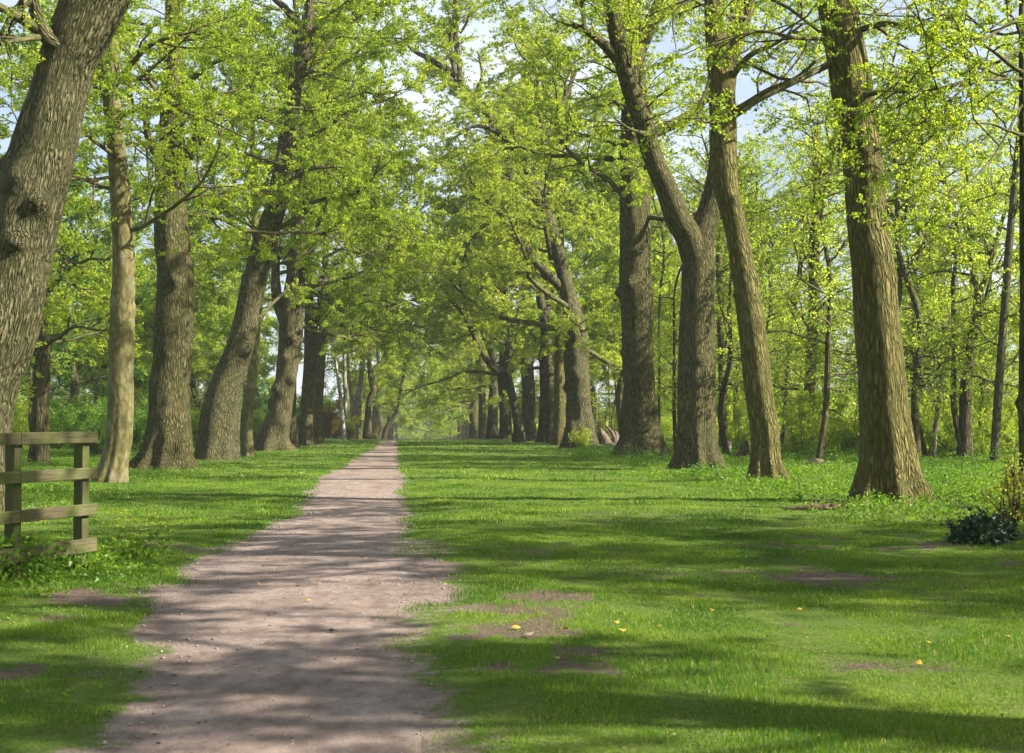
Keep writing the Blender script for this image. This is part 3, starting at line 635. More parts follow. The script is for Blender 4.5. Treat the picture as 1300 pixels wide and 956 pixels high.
hero('lime_tree', 'curved trunk leaning right towards the path with one round burr, fourth on the left', 56,
     [(276, 584, 56), (277, 560, 52), (281, 520, 50), (291, 480, 41), (300, 455, 37), (309, 425, 35), (317, 385, 33), (326, 345, 31), (337, 305, 31), (350, 265, 26), (361, 230, 22), (367, 190, 20), (371, 150, 19), (375, 115, 18), (385, 70, 15), (392, 25, 13), (396, -20, 11)],
     [([(345, 275, 12), (348, 235, 11), (357, 190, 11), (360, 150, 10), (372, 90, 9), (378, 40, 8), (372, -20, 6)], 2, .4), ([(374, 25, 9), (362, 10, 9), (350, 0, 8), (340, -10, 6)], 0, 1.8), ([(352, 255, 5), (330, 240, 4), (300, 235, 3), (270, 250, 2)], -2),
      ([(380, 100, 6), (400, 90, 4), (430, 100, 2)], -2)],
     bark='bark_grey', burls=[(4.35, -55, .3, .2), (7.0, 170, .2, .1), (7.7, -100, .2, .08)], auto=17, zr=(8.8, 21), length=6, lsize=0.092, nleaf=84000, seed=34, inw=-5, flare=.08, sides=40, step=.15, top=22, el=(-4, 35))
hero('maple_tree', 'thin tan trunk peeping out right behind the curved leaning trunk', 61,
     [(314, 579, 18), (314, 560, 15), (315, 530, 14), (319, 490, 14), (322, 450, 13), (325, 400, 12), (326, 330, 10), (322, 250, 9), (320, 150, 7)],
     bark='bark_smooth', auto=13, zr=(8, 16), length=5, lsize=.10, nleaf=45000, seed=35, flare=.3, sides=24, step=.2, top=17)
hero('lime_tree', 'dark gnarled lumpy trunk right of the thin tan trunk on the left', 75,
     [(346, 571, 50), (347, 555, 40), (354, 530, 33), (360, 500, 29), (364, 470, 27), (367, 440, 27), (370, 415, 30), (374, 370, 26), (378, 320, 22), (380, 250, 18), (384, 180, 15)],
     [([(368, 420, 18), (356, 395, 14), (350, 360, 12), (352, 300, 9)], 0), ([(378, 350, 14), (395, 320, 10), (410, 270, 8), (425, 230, 5)], -2), ([(384, 230, 12), (398, 215, 9), (420, 240, 6), (440, 235, 4)], -2)],
     bark='bark_dark', burls=[(5.9, -80, .4, .25), (4.8, -100, .35, .2), (3.2, -130, .4, .2), (3.8, -50, .35, .18), (2.4, 190, .4, .2), (1.6, -70, .4, .15), (5.0, 10, .3, .2)], auto=20, zr=(7, 23), length=7.5, lsize=0.11, nleaf=90000, seed=36, inw=-5, flare=.3, sides=36, step=.16, top=26, rough=.13, el=(0, 35))
hero('lime_tree', 'plain trunk half hidden behind the dark gnarled trunk on the left', 84,
     [(371, 568, 16), (371, 550, 12), (371, 500, 11), (372, 440, 10), (374, 380, 9), (380, 250, 7)], auto=17, zr=(8, 25), length=8, lsize=.13, nleaf=64000, seed=37, inw=-5, top=26, flare=.5, sides=20, step=.25, el=(-8, 35))
hero('lime_tree', 'grey ridged trunk, left one of a close pair before the white birch', 89,
     [(389, 563, 20), (389, 540, 17), (391, 500, 17), (394, 450, 17), (395, 420, 18), (392, 390, 12), (392, 300, 9)], [([(395, 425, 11), (404, 400, 8), (408, 360, 6)], 0)],
     bark='bark_lime', auto=17, zr=(8, 25), length=8, lsize=.13, nleaf=64000, seed=38, inw=-5, top=26, flare=.25, sides=24, step=.25, el=(-8, 35), burls=[(5, -90, .3, .15)])
hero('lime_tree', 'green-gold mossy trunk, right one of a close pair before the white birch', 100,
     [(404, 562, 14), (404, 530, 12), (406, 480, 12), (409, 430, 12), (411, 400, 10), (414, 300, 8)], bark='bark_gold', auto=17, zr=(8, 25), length=8, lsize=.14, nleaf=64000, seed=39, inw=-5, top=26, flare=.25, sides=24, step=.25, el=(-8, 35))
hero('birch_tree', 'white birch stem leaning left, beside the pale forked trunk on the left', 116,
     [(437, 558, 6), (435, 535, 5.5), (433, 510, 5), (430, 487, 4.5), (427, 465, 3.8), (424, 445, 3), (421, 410, 2.4)], bark='bark_birch', limb_bark='bark_birch', leaf='gold', auto=7, zr=(7, 10), length=3.4, lsize=.12, nleaf=12000, seed=40, flare=.2, sides=16, step=.25, extend=False)
hero('birch_tree', 'second pale stem directly behind the leaning white birch', 121,
     [(441, 557, 6), (439, 530, 5), (438, 490, 5), (437, 450, 4), (438, 400, 3)], bark='bark_pale', leaf='gold', auto=7, zr=(7.5, 11), length=4, lsize=.12, nleaf=12000, seed=41, flare=.4, sides=16, step=.3, extend=False)
hero('lime_tree', 'pinkish pale trunk forking like a Y in the left row', 128,
     [(448, 553, 9), (449, 535, 7), (449, 518, 9), (455, 500, 8), (459, 480, 6), (462, 440, 5)], [([(449, 520, 7), (446, 500, 6), (443, 480, 4), (441, 440, 3)], 0)], bark='bark_pale', leaf='oak', auto=15, zr=(8.5, 20), length=8.5, lsize=.15, nleaf=50000, seed=42, el=(0, 35), inw=-5, flare=.3, sides=16, step=.3, top=23)
hero('lime_tree', 'straight grey-green trunk right of the pale forked trunk', 134,
     [(455, 552, 9), (455, 520, 8), (458, 490, 7), (462, 420, 5)], bark='bark_lime', leaf='oak', auto=15, zr=(8.5, 20), length=8.5, lsize=.15, nleaf=50000, seed=43, el=(0, 35), inw=-5, top=23, flare=.3, sides=16, step=.3)
hero('lime_tree', 'crooked brown trunk bending right at its top, far along the left row', 140,
     [(466, 552, 13), (467, 535, 10), (468, 515, 8), (471, 505, 9), (474, 494, 8), (470, 480, 6), (468, 440, 4)], bark='bark_dark', leaf='oak', auto=15, zr=(8.5, 20), length=8.5, lsize=.15, nleaf=50000, seed=44, el=(0, 35), inw=-5, flare=.2, sides=16, step=.3, rough=.12, top=23)
hero('lime_tree', 'small brown trunk leaning over the far end of the path', 165,
     [(486, 556, 7), (490, 545, 7.5), (496, 536, 7), (501, 528, 6), (506, 510, 4)], bark='bark_dark', leaf='oak', auto=8, zr=(5, 12), length=6, lsize=.16, nleaf=20000, seed=45, flare=.1, sides=14, step=.3, top=12)

# --- far avenue trees: copies of three patterns
def pattern(name, label, seed, bark, leaf, r0=.55, h=23, **k):
    rows = np.array(straight(0, 0, h, r0, .05, (.3, .2), .25, seed)); rows[:, 2] -= float(hgt(0, 0)); rows[0, 3] *= 1.1
    kw = dict(auto=20, zr=(4.5, 21), length=8.6, lsize=.16, nleaf=46000, flare=.35, sides=20, step=.35, el=(-14, 40), extend=False, top=h); kw.update(k)
    return make_tree(name, label, 'tree', (0, 0, 0), rows, bark=bark, leaf=leaf, seed=seed, group=AV, **kw)
protos = [pattern('lime_tree', 'x', 61, 'bark_lime', 'lime'), pattern('oak_tree', 'x', 62, 'bark_grey', 'oak', .6), pattern('lime_tree', 'x', 63, 'bark_gold', 'oak', .5, 21)]
far = []
def at_px(px_, d): return (px_ - 540) / FPX * d
fr = [(625, 140, 1, 'broad trunk just left of the shaded green trunk, middle of the right row'), (613, 152, 2, 'mossy trunk eighth in from the path end in the right row'), (606, 166, 0, 'dark slim trunk beside the far pale trunk of the right row'),
      (600, 178, 1, 'pale far trunk in the middle of the distant right row'), (594, 196, 0, 'brown far trunk left of the pale distant trunk'), (588, 214, 2, 'greenish distant trunk in the right row'),
      (582, 236, 0, 'narrow distant trunk near the end of the right row'), (576, 262, 1, 'light grey trunk close to the end of the right row'), (571, 290, 2, 'last clearly visible light trunk of the right row'), (563, 330, 0, 'dark thin trunk at the end of the right row'),
      (480, 205, 1, 'far trunk left of the path end behind the leaning one'), (474, 180, 2, 'far trunk beside the crooked brown trunk'), (494, 240, 0, 'distant trunk just above the end of the path'), (503, 300, 1, 'very distant trunk right above the path end')]
used = set()
for i, (x_, d_, k_, lab) in enumerate(fr):
    o = protos[k_] if k_ not in used else copy_tree(protos[k_]); used.add(k_)
    X_ = at_px(x_, d_); o.location = (X_, d_, float(hgt(X_, d_)) - .05); o.rotation_euler.z = i * 2.1; s_ = .95 + .1 * ((i * 7) % 5) / 4; o.scale = (s_, s_, s_)
    o['label'] = lab
rs_ = np.random.default_rng(5)
for i in range(16):      # the dark clump that closes the avenue
    o = copy_tree(protos[i % 3]); d_ = 330 + 14 * i; X_ = rs_.uniform(-22, 16); o.location = (X_, d_, float(hgt(X_, d_))); o.rotation_euler.z = i * 1.7; o.scale = (1.05,) * 3
    o['label'] = 'distant tree closing the far end of the avenue'; o['group'] = 'distant trees closing the end of the avenue'
# outside the frame on the right, their crowns shade the near lawn and the path
sparse = pattern('lime_tree', 'x', 64, 'bark_lime', 'lime', .42, 20, nleaf=75000, auto=26, zr=(9, 18), length=5.6, lsize=.11, gap=-.04, el=(5, 45))
for i, (X_, d_) in enumerate([(12.6, 13.0), (11.0, 5), (10.4, -4), (9.0, -13)]):
    o = sparse if i == 0 else copy_tree(sparse); o.location = (X_, d_, float(hgt(X_, d_)) - .05); o.rotation_euler.z = i * 1.3; o['label'] = 'avenue tree standing just outside the right edge of the view'; o['group'] = 'avenue trees outside the right edge'

# ------------------------------------------------------------------ the wood on the right
WG = 'slender trees in the wood behind the right row'
def slim(label, d, pl, limbs=(), leaf='wood', bark='bark_lime', **k):
    b = base_of(pl[0][0], d); rows = px_line(pl, d); rows[0, 2] = b[2]
    rows = np.concatenate([[[rows[0, 0], rows[0, 1], b[2] - .3, rows[0, 3]]], rows])
    kw = dict(auto=11, zr=(3, 13), length=3.2, lsize=.09, nleaf=17000, flare=.35, sides=18, step=.25, top=14, el=(0, 45)); kw.update(k)
    return make_tree('woodland_tree', label, 'tree', b, rows, [px_line(l, d, -1) for l in limbs], group=WG, bark=bark, leaf=leaf, **kw)
slim('upright woodland tree with mossy trunk wrapped in leafy shoots, left of the massive golden trunk', 58, [(1025, 563, 18), (1027, 520, 15), (1030, 450, 15), (1033, 380, 14), (1034, 300, 14), (1036, 240, 13), (1038, 160, 9)], bark='bark_gold', seed=101, lsize=.09, zr=(1.5, 13), auto=15)
slim('forked woodland tree with dark ivy-clad foot, right of the massive golden trunk', 52, [(1225, 562, 20), (1226, 520, 17), (1227, 485, 15), (1233, 440, 14), (1241, 400, 14), (1243, 372, 13)],
     [[(1243, 375, 9), (1236, 350, 8), (1230, 310, 7), (1232, 260, 5), (1225, 200, 3)], [(1243, 376, 9), (1252, 350, 8), (1262, 315, 7), (1275, 270, 5), (1285, 220, 3)], [(1241, 395, 4), (1262, 392, 3), (1295, 400, 2)]], bark='bark_dark', seed=102, extend=False, top=10)
slim('bent pale stem leaning right against the forked woodland tree', 55, [(1184, 570, 7), (1190, 520, 6.5), (1196, 480, 6), (1202, 458, 6), (1214, 438, 5), (1224, 430, 4)], bark='bark_pale', seed=103, extend=False, top=6, zr=(2, 5), auto=4, length=2, nleaf=4000)
slim('slim curving trunk near the right edge, rising beside the forked woodland tree', 46, [(1262, 572, 12), (1266, 520, 11), (1271, 450, 11), (1277, 370, 11), (1282, 300, 10), (1289, 220, 9), (1296, 150, 8), (1300, 60, 6)], bark='bark_grey', seed=104)
slim('thin leaning stem showing right behind the massive golden trunk', 62, [(1161, 560, 6), (1163, 520, 6), (1172, 470, 5.5), (1177, 434, 5), (1188, 400, 4.5), (1202, 370, 3)], [[(1177, 434, 4), (1174, 400, 3), (1166, 370, 2.5), (1158, 330, 2)]], bark='bark_grey', seed=105, extend=False, top=9)
slim('slender trunk seen between the forked tree and the second tree of the right row', 66, [(918, 560, 11), (917, 500, 10), (915, 420, 10), (913, 340, 9), (914, 260, 8)], bark='bark_gold', seed=106)
slim('very thin upright sapling just right of the wide mossy trunk', 72, [(836, 558, 4), (837, 500, 3.6), (837, 430, 3.4), (838, 370, 3)], bark='bark_grey', seed=107, nleaf=9000, length=2.4)
slim('thin dark stem close to the left side of the forked trunk of the right row', 60, [(858, 572, 6), (856, 520, 5), (856, 440, 4), (858, 360, 3)], bark='bark_dark', seed=108, nleaf=9000, length=2.4)
slim('leaning thin trunk left of the second tree of the right row', 70, [(933, 560, 6), (934, 500, 6), (940, 440, 5.5), (944, 380, 5), (948, 320, 4)], bark='bark_dark', seed=109)
slim('leaning woodland trunk between the second tree and the massive golden trunk', 68, [(995, 556, 7), (1000, 470, 6), (1008, 400, 6), (1015, 340, 5), (1022, 280, 4)], bark='bark_grey', seed=110)
# edge tree at the right border of the picture
b = base_of(1306, 23.5)
rows = px_line([(1306, 655, 26), (1305, 600, 21), (1303, 540, 20), (1303, 480, 19), (1303, 400, 17), (1300, 300, 13), (1299, 200, 10), (1298, 120, 9), (1297, 30, 8), (1296, -60, 7)], 23.5); rows[0, 2] = b[2] - .3
EL = [px_line(l, 23.5, dd) for l, dd in (([(1299, 92, 6), (1285, 84, 6), (1262, 66, 4.5), (1238, 50, 3.5), (1205, 32, 2.5), (1170, 8, 1.5)], -1.5), ([(1299, 100, 5), (1240, 102, 4), (1190, 112, 3.2), (1140, 116, 2.6), (1080, 112, 1.6)], -2.5), ([(1300, 172, 6), (1280, 166, 4), (1255, 157, 3), (1215, 160, 2), (1160, 182, 1.3)], -1.5),
      ([(1299, 60, 5), (1250, 90, 4), (1190, 140, 3), (1120, 190, 2.4), (1050, 225, 1.8), (985, 250, 1.2)], -3), ([(1299, 20, 5), (1230, 60, 3.6), (1160, 92, 3), (1090, 140, 2), (1030, 160, 1.3)], -3), ([(1299, 130, 4), (1260, 200, 3), (1210, 250, 2), (1160, 300, 1.2)], -2))]
make_tree('woodland_tree', 'dark thin tree cut by the right edge of the picture with long arching twigs', 'tree', b, rows, EL, auto=8, zr=(6, 12), length=4.5, az=(185, 70), bark='bark_dark', leaf='lime', lsize=.056, nleaf=30000,
          seed=120, flare=.3, sides=24, step=.14, top=13, burls=[(1.75, 200, .14, .09), (.6, 190, .12, .06)], spread=.62, twl=(.25, .6), group=WG)  # the dark bark colour carries this trunk's backlit shade

def wood_pattern(seed, h, r0, leaf, **k):
    rows = np.array(straight(0, 0, h, r0, .03, (.6, .3), .22, seed)); rows[:, 2] -= float(hgt(0, 0))
    kw = dict(auto=12, zr=(2.5, h - 1), length=3.4, lsize=.10, nleaf=8500, flare=.3, sides=12, step=.5, el=(0, 50), extend=False, top=h); kw.update(k)
    return make_tree('woodland_tree', 'x', 'tree', (0, 0, 0), rows, bark=['bark_grey', 'bark_lime', 'bark_dark'][seed % 3], leaf=leaf, seed=seed, group=WG, **kw)
wp = [wood_pattern(71, 12, .11, 'wood'), wood_pattern(72, 10, .08, 'wood'), wood_pattern(73, 14, .15, 'lime'), wood_pattern(74, 9, .07, 'wood', auto=9)]
used = set(); rs_ = np.random.default_rng(9)
def scatter(protos, used, n, fx, lab, grp, rs_, sc=(.8, 1.15), mind=2.2):
    done = []; tries = 0
    while len(done) < n and tries < 5000:
        tries += 1; X_, Y_ = fx(rs_)
        if any((X_ - a) ** 2 + (Y_ - b_) ** 2 < mind ** 2 for a, b_ in done): continue
        done.append((X_, Y_)); k_ = int(rs_.integers(len(protos)))
        if k_ in used: o = copy_tree(protos[k_])
        else: o = protos[k_]; used.add(k_)
        o.location = (X_, Y_, float(hgt(X_, Y_)) - .03); o.rotation_euler.z = rs_.uniform(0, 6.28); s_ = rs_.uniform(*sc); o.scale = (s_, s_, s_ * rs_.uniform(.9, 1.1))
        o['label'] = lab; o['group'] = grp
scatter(wp, used, 66, lambda r: (lambda y: (r.uniform(12.5, 15 + y * .30), y))(r.uniform(38, 150)), 'slender spring-green tree among many in the wood behind the right row', WG, rs_)
scatter(wp, used, 24, lambda r: (lambda y: (r.uniform(-.30 * y - 12, -15.5), y))(r.uniform(45, 150)), 'slender leafy tree standing beyond the left row', 'slender trees beyond the left row', rs_)
bare = [wood_pattern(75, 12, .13, 'wood', nleaf=15000, gap=.08), wood_pattern(76, 10, .10, 'wood', nleaf=13000, gap=.08)]  # unseen trees, added so their shade streaks the near lawn
scatter(bare, set(), 52, lambda r: (r.uniform(12.5, 30), r.uniform(-18, 17)), 'unseen woodland tree added outside the right edge to shade the lawn', 'unseen woodland trees added for their shade', rs_, mind=2.6)

# background patterns with tall crowns
bp = []
for s_, lf in ((81, 'lime'), (82, 'deep')):
    rows = np.array(straight(0, 0, 17, .3, .05, (.5, 0), .3, s_)); rows[:, 2] -= float(hgt(0, 0))
    bp.append(make_tree('woodland_tree', 'x', 'tree', (0, 0, 0), rows, bark='bark_dark', leaf=lf, seed=s_, auto=16, zr=(3, 16), length=6, lsize=.17, nleaf=30000, flare=.3, sides=12, step=.6, el=(0, 45), extend=False, top=17))
used = set()
scatter(bp, used, 24, lambda r: (lambda y: (r.uniform(-.30 * y - 6, -16), y))(r.uniform(88, 190)), 'full leafy tree in the field edge beyond the left row', 'full trees beyond the left row', rs_, (.8, 1.2), 5)
scatter(bp, used, 18, lambda r: (r.uniform(17, 95), r.uniform(125, 215)), 'full leafy tree at the back of the right-hand wood', 'full trees at the back of the right wood', rs_, (.7, 1.1), 7)
for i, (X_, Y_) in enumerate([(14.5, 100), (17.5, 112), (14.0, 122), (20, 132), (24, 108), (15, 143), (29, 126), (12.8, 90), (24, 150)]):
    o = copy_tree(bp[0]); o.location = (X_, Y_, float(hgt(X_, Y_))); o.rotation_euler.z = i * 1.9; s_ = 1.05 + .08 * (i % 3); o.scale = (s_, s_, s_ * 1.1)
    o['label'] = 'tall full leafy tree rising close behind the middle of the right row'; o['group'] = 'tall trees close behind the right row'
# the dark ivied tree with bright low leaves behind the fence
b = base_of(52, 50); rows = px_line([(50, 575, 24), (51, 520, 22), (53, 460, 22), (52, 410, 18), (56, 350, 16), (60, 280, 14), (64, 200, 11)], 50); rows[0, 2] = b[2] - .3
make_tree('ivied_tree', 'dark ivy-clad tree with bright leaves between the huge leaning trunk and the slim pale one', 'tree', b, rows,
          [px_line([(53, 440, 6), (75, 428, 5), (95, 415, 4), (130, 420, 3)], 50, -1), px_line([(53, 380, 8), (80, 350, 6), (110, 330, 4), (140, 330, 2)], 50, -2)], auto=16, zr=(4, 14), length=4.5, bark='bark_dark', leaf='wood', lsize=.12, nleaf=26000, seed=130, step=.2, sides=20, top=15, el=(-10, 40))

# ------------------------------------------------------------------ shrubs
def shrub(name, label, loc, h, w, n, leaf, size, seed, stems=14, group=None, up=.25, cat='shrub', dens=1.0):
    rs = np.random.default_rng(seed); root = empty(name, loc); tag(root, label, cat, group)
    a = rs.uniform(0, 6.28, stems); e = rs.uniform(.7, 1.45, stems)
    P0 = np.stack([rs.normal(0, .12 * w, stems), rs.normal(0, .12 * w, stems), np.full(stems, -.08)], -1)
    D0 = np.stack([np.cos(a) * np.cos(e) * w / h * 1.6, np.sin(a) * np.cos(e) * w / h * 1.6, np.sin(e)], -1)
    st = grow(rs, P0, D0, h * rs.uniform(.6, 1.1, stems), 6, .12, 0, -.06)
    gt = Geo(); gt.add(*tubes(st, (.012 + .006 * h) * np.linspace(1, .25, 7)[None] * np.ones((stems, 1)), 5)); gt.build('stems', M['twig'], root)
    k = 11; ii = np.repeat(np.arange(stems), k); t_ = rs.uniform(.12, 1, stems * k) * 6; j = np.clip(t_.astype(int), 0, 5); f_ = (t_ - j)[:, None]
    p_ = st[ii, j] * (1 - f_) + st[ii, j + 1] * f_
    d_ = norm(rs.normal(0, 1, (len(p_), 3)) + np.array([0, 0, .35])); tw = grow(rs, p_, d_, rs.uniform(.15, .38, len(p_)) * w, 3, .2, 0, -.03)
    g3 = Geo(); g3.add(*tubes(tw, .005 * np.linspace(1, .4, 4)[None] * np.ones((len(p_), 1)), 3)); g3.build('twigs', M['twig'], root)
    per = max(1, n // len(p_)); a_ = rs.uniform(.1, 2.99, (len(p_), per)); j = a_.astype(int); f_ = (a_ - j)[..., None]; ii = np.arange(len(p_))[:, None]
    c = (tw[ii, j] * (1 - f_) + tw[ii, j + 1] * f_ + rs.normal(0, size * .8, (len(p_), per, 3))).reshape(-1, 3)
    c[:, 2] = np.maximum(c[:, 2], .02)
    leaf_mesh('foliage', c, norm(rs.normal(0, 1, c.shape)), size, up, rs, M[leaf], root)
    return root
G0 = (0, 0, 0)
sp = [shrub('shrub', 'x', G0, 3.0, 1.7, 6500, 'wood', .09, 201), shrub('shrub', 'x', G0, 2.2, 1.5, 5000, 'wood', .085, 202), shrub('shrub', 'x', G0, 3.6, 1.8, 6500, 'wood', .10, 203, 10)]
hp = [shrub('hedge_shrub', 'x', G0, 3.4, 2.2, 9000, 'deep', .10, 204), shrub('hedge_shrub', 'x', G0, 2.8, 2.0, 7000, 'wood', .09, 205)]
used = set()
scatter(sp, used, 105, lambda r: (lambda y: (r.uniform(11.8, 15 + y * .34), y))(r.uniform(52, 165)), 'bright leafy bush in the undergrowth of the right-hand wood', 'bushes in the right-hand wood', rs_, (.6, 1.15), 1.7)
used = set()
scatter(hp, used, 78, lambda r: (lambda y: (-12.3 - r.uniform(0, 15), y))(r.uniform(52, 160)), 'leafy thicket bush behind the left tree row', 'thicket bushes behind the left row', rs_, (.75, 1.15), 2.0)
for i, (X_, Y_) in enumerate([(-11.5, 138), (-13.5, 145), (-11, 152), (-16, 150), (-12.5, 162), (-14, 175), (-15.5, 138), (-17.5, 168), (-11.5, 185)]):
    o = copy_tree(hp[i % 2]); o.location = (X_, Y_, float(hgt(X_, Y_))); o.rotation_euler.z = i * 1.7; o.scale = (1.5, 1.5, 1.9)
    o['label'] = 'tall leafy bush far back beyond the white birch'; o['group'] = 'tall bushes beyond the birch'
# named bushes
b = G(1245, 688); shrub('ivy_bush', 'low dark glossy bush at the foot of the right-edge tree', (b[0], b[1], float(hgt(b[0], b[1]))), .42, .62, 4200, 'ivy', .075, 210, 22)
b = P(1290, 540, 20.5); shrub('shrub', 'spindly reddish-stemmed bush with yellow leaves at the right edge', (b[0], 20.5, float(hgt(b[0], 20.5))), 1.1, .55, 1300, 'gold', .05, 211, 18)
b = P(424, 540, 128); shrub('shrub', 'orange-brown bush left of the white birch', (b[0], 128, float(hgt(b[0], 128)) + .3), 3.6, 2.0, 7000, 'rust', .16, 212)
b = P(444, 540, 118); shrub('shrub', 'small yellow bush at the foot of the white birch', (b[0], 118, float(hgt(b[0], 118))), 2.0, .7, 2500, 'gold', .12, 213)
b = P(757, 540, 81.5); shrub('shrub', 'bare twiggy bush behind the rotten stump', (b[0], 81.5, float(hgt(b[0], 81.5))), 2.3, .8, 700, 'oak', .08, 214, 60)
b = P(738, 540, 77.6); shrub('shrub', 'leafy shoots sprouting round the foot of the burr-covered trunk', (b[0], 77.6, float(hgt(b[0], 77.6))), 1.3, .6, 1800, 'oak', .08, 215, 30)
# far woodland belts
def belt(name, label, pts, h, n, leaf, size, seed):
    rs = np.random.default_rng(seed); pts = np.array(pts, float); sg = np.linalg.norm(np.diff(pts, axis=0), axis=1); cs = np.concatenate([[0], np.cumsum(sg)])
    s = rs.uniform(0, cs[-1], n); x = np.interp(s, cs, pts[:, 0]) + rs.normal(0, 5, n); y = np.interp(s, cs, pts[:, 1]) + rs.normal(0, 5, n)
    top = h * (.75 + .35 * fbm(x * .06, y * .06, 0, seed, 3)); z = hgt(x, y) + top * rs.uniform(0, 1, n) ** .8
    o = leaf_mesh(name, np.stack([x, y, z], -1), norm(rs.normal(0, 1, (n, 3))), size, .2, rs, M[leaf], None, 1.0); tag(o, label, 'woodland', kind='stuff')
belt('distant_woodland', 'far belt of trees low on the horizon behind the right-hand wood', [(24, 330), (60, 210), (110, 170), (190, 120)], 9, 60000, 'wood', .75, 301)
belt('distant_woodland', 'far belt of trees low on the horizon beyond the left row', [(-24, 330), (-50, 230), (-90, 190), (-190, 150)], 8, 60000, 'deep', .75, 302)
belt('distant_woodland', 'dark wood closing the horizon at the end of the avenue', [(-45, 430), (0, 470), (45, 430)], 22, 50000, 'deep', 1.0, 303)

# ------------------------------------------------------------------ fence
def timber_mat(name, a_, b_, moss):
    m, nt, N = new_mat(name); tc = N('ShaderNodeTexCoord'); co = tc.outputs['Object']
    at = attr_n(nt, 'bk').outputs['Vector']
    mp = N('ShaderNodeMapping'); mp.inputs['Scale'].default_value = (30, 30, 1.6); L_(nt, at, mp.inputs[0])
    gr = noise_n(nt, mp.outputs[0], 1.5, 5, .65, .4)
    c = ramp(nt, gr, [(.3, a_), (.7, b_)])
    mo = noise_n(nt, co, 3.2, 5, .62)
    c = mix_n(nt, ramp(nt, mo, [(.42, (0, 0, 0)), (.62, (.8,) * 3)]), c, moss)
    d = N('ShaderNodeBsdfPrincipled'); d.inputs['Roughness'].default_value = .85; d.inputs['Specular IOR Level'].default_value = .2; L_(nt, c, d.inputs['Base Color'])
    b = N('ShaderNodeBump'); b.inputs['Distance'].default_value = .006; L_(nt, gr, b.inputs['Height']); L_(nt, b.outputs[0], d.inputs['Normal'])
    o = N('ShaderNodeOutputMaterial'); L_(nt, d.outputs[0], o.inputs[0]); return m
M['rail'] = timber_mat('rail_timber', (.060, .052, .026), (.155, .130, .070), (.085, .105, .024))
M['post'] = timber_mat('post_timber', (.045, .045, .018), (.12, .115, .045), (.08, .115, .018))
def board(name, p0, p1, w, h, mat, parent, vert=False, seed=0, bev=.006):
    "a bevelled, slightly warped board from p0 to p1; w across, h up"
    rs = np.random.default_rng(seed); p0, p1 = np.array(p0, float), np.array(p1, float); n = 12
    t = norm(p1 - p0); upv = np.array([0, 0, 1.0]) if not vert else np.array([0.37, .93, 0]); s = norm(np.cross(t, upv)); u = np.cross(s, t)
    prof = [(-w / 2 + bev, -h / 2), (w / 2 - bev, -h / 2), (w / 2, -h / 2 + bev), (w / 2, h / 2 - bev), (w / 2 - bev, h / 2), (-w / 2 + bev, h / 2), (-w / 2, h / 2 - bev), (-w / 2, -h / 2 + bev)]
    V, B_ = [], []; off = rs.uniform(0, 30, 3)
    L = np.linalg.norm(p1 - p0)
    for i in range(n + 1):
        f_ = i / n; c = p0 + (p1 - p0) * f_; wob = rs.normal(0, .0012, 2)
        for a_, b_ in prof:
            V.append(c + s * (a_ + wob[0]) + u * (b_ + wob[1])); B_.append([a_, b_, L * f_] + off)
    V, B_ = np.array(V), np.array(B_)
    q = [[i * 8 + j, i * 8 + (j + 1) % 8, (i + 1) * 8 + (j + 1) % 8, (i + 1) * 8 + j] for i in range(n) for j in range(8)]
    for base, rev in ((0, True), (n * 8, False)):
        for a4 in ([0, 1, 2, 7], [2, 3, 6, 7], [3, 4, 5, 6]):
            r4 = [base + k for k in a4]; q.append(r4[::-1] if rev else r4)
    return mesh_obj(name, V, np.array(q), M[mat], parent, False, [('bk', 'POINT', 'FLOAT_VECTOR', B_)])
Fa = np.array([-3.50, 15.10, 0]); Fb = np.array([-4.08, 13.65, 0]); fu = norm(Fb - Fa); fn_ = np.array([-fu[1], fu[0], 0]); 
if np.dot(fn_, -Fa) < 0: fn_ = -fn_
gz = float(hgt(-3.7, 14.5))
fence = empty('wooden_fence', (Fa[0], Fa[1], gz)); tag(fence, 'weathered post and rail fence of mossy boards at the left edge of the picture', 'fence')
def loc_(v): return v - np.array([Fa[0], Fa[1], gz])
def along_f(s, off, z): return loc_(Fa + fu * s + fn_ * off + np.array([0, 0, z]))
pst = [.13, 1.22, 2.9, 4.6]
for i, s in enumerate(pst):
    board('post', along_f(s, 0, gz - .4), along_f(s, 0, 1.365 - .01 * i), .115, .115, 'post', fence, True, 400 + i, .008)
for j, (z1, hgt_) in enumerate(((1.335, .118), (.965, .115), (.59, .118), (.222, .145))):
    zz = 0 if j else .004
    segs = [(0, 1.235), (1.243, 2.9), (2.908, 4.6)]
    for i, (a_, b_) in enumerate(segs):
        board('rail', along_f(a_, .0825, z1), along_f(b_, .0825 + (.004 if i % 2 else 0), z1 - .008 * i), .045, hgt_, 'rail', fence, False, 420 + j * 5 + i)

M['nail'] = simple_mat('rusty_nail', (.04, .025, .02), (.10, .06, .045), 60, .6, .001)
for s_ in (.13, 1.19, 1.28):
    for z1 in (1.335, .965, .59, .222):
        for dz in (-.028, .028):
            c0 = along_f(s_, .0825 + .0225, z1 + dz); c1 = along_f(s_, .0825 + .0265, z1 + dz)
            v, q, b_ = tubes(np.array([[c0, c1]]), np.array([[.005, .0045]]), 8)
            V = np.concatenate([v, [c1 + (c1 - c0) * .3]]); i = np.arange(8)
            mesh_obj('nail', V, q, M['nail'], fence, False, [], tris=np.stack([8 + i, 8 + (i + 1) % 8, np.full(8, 16)], -1))
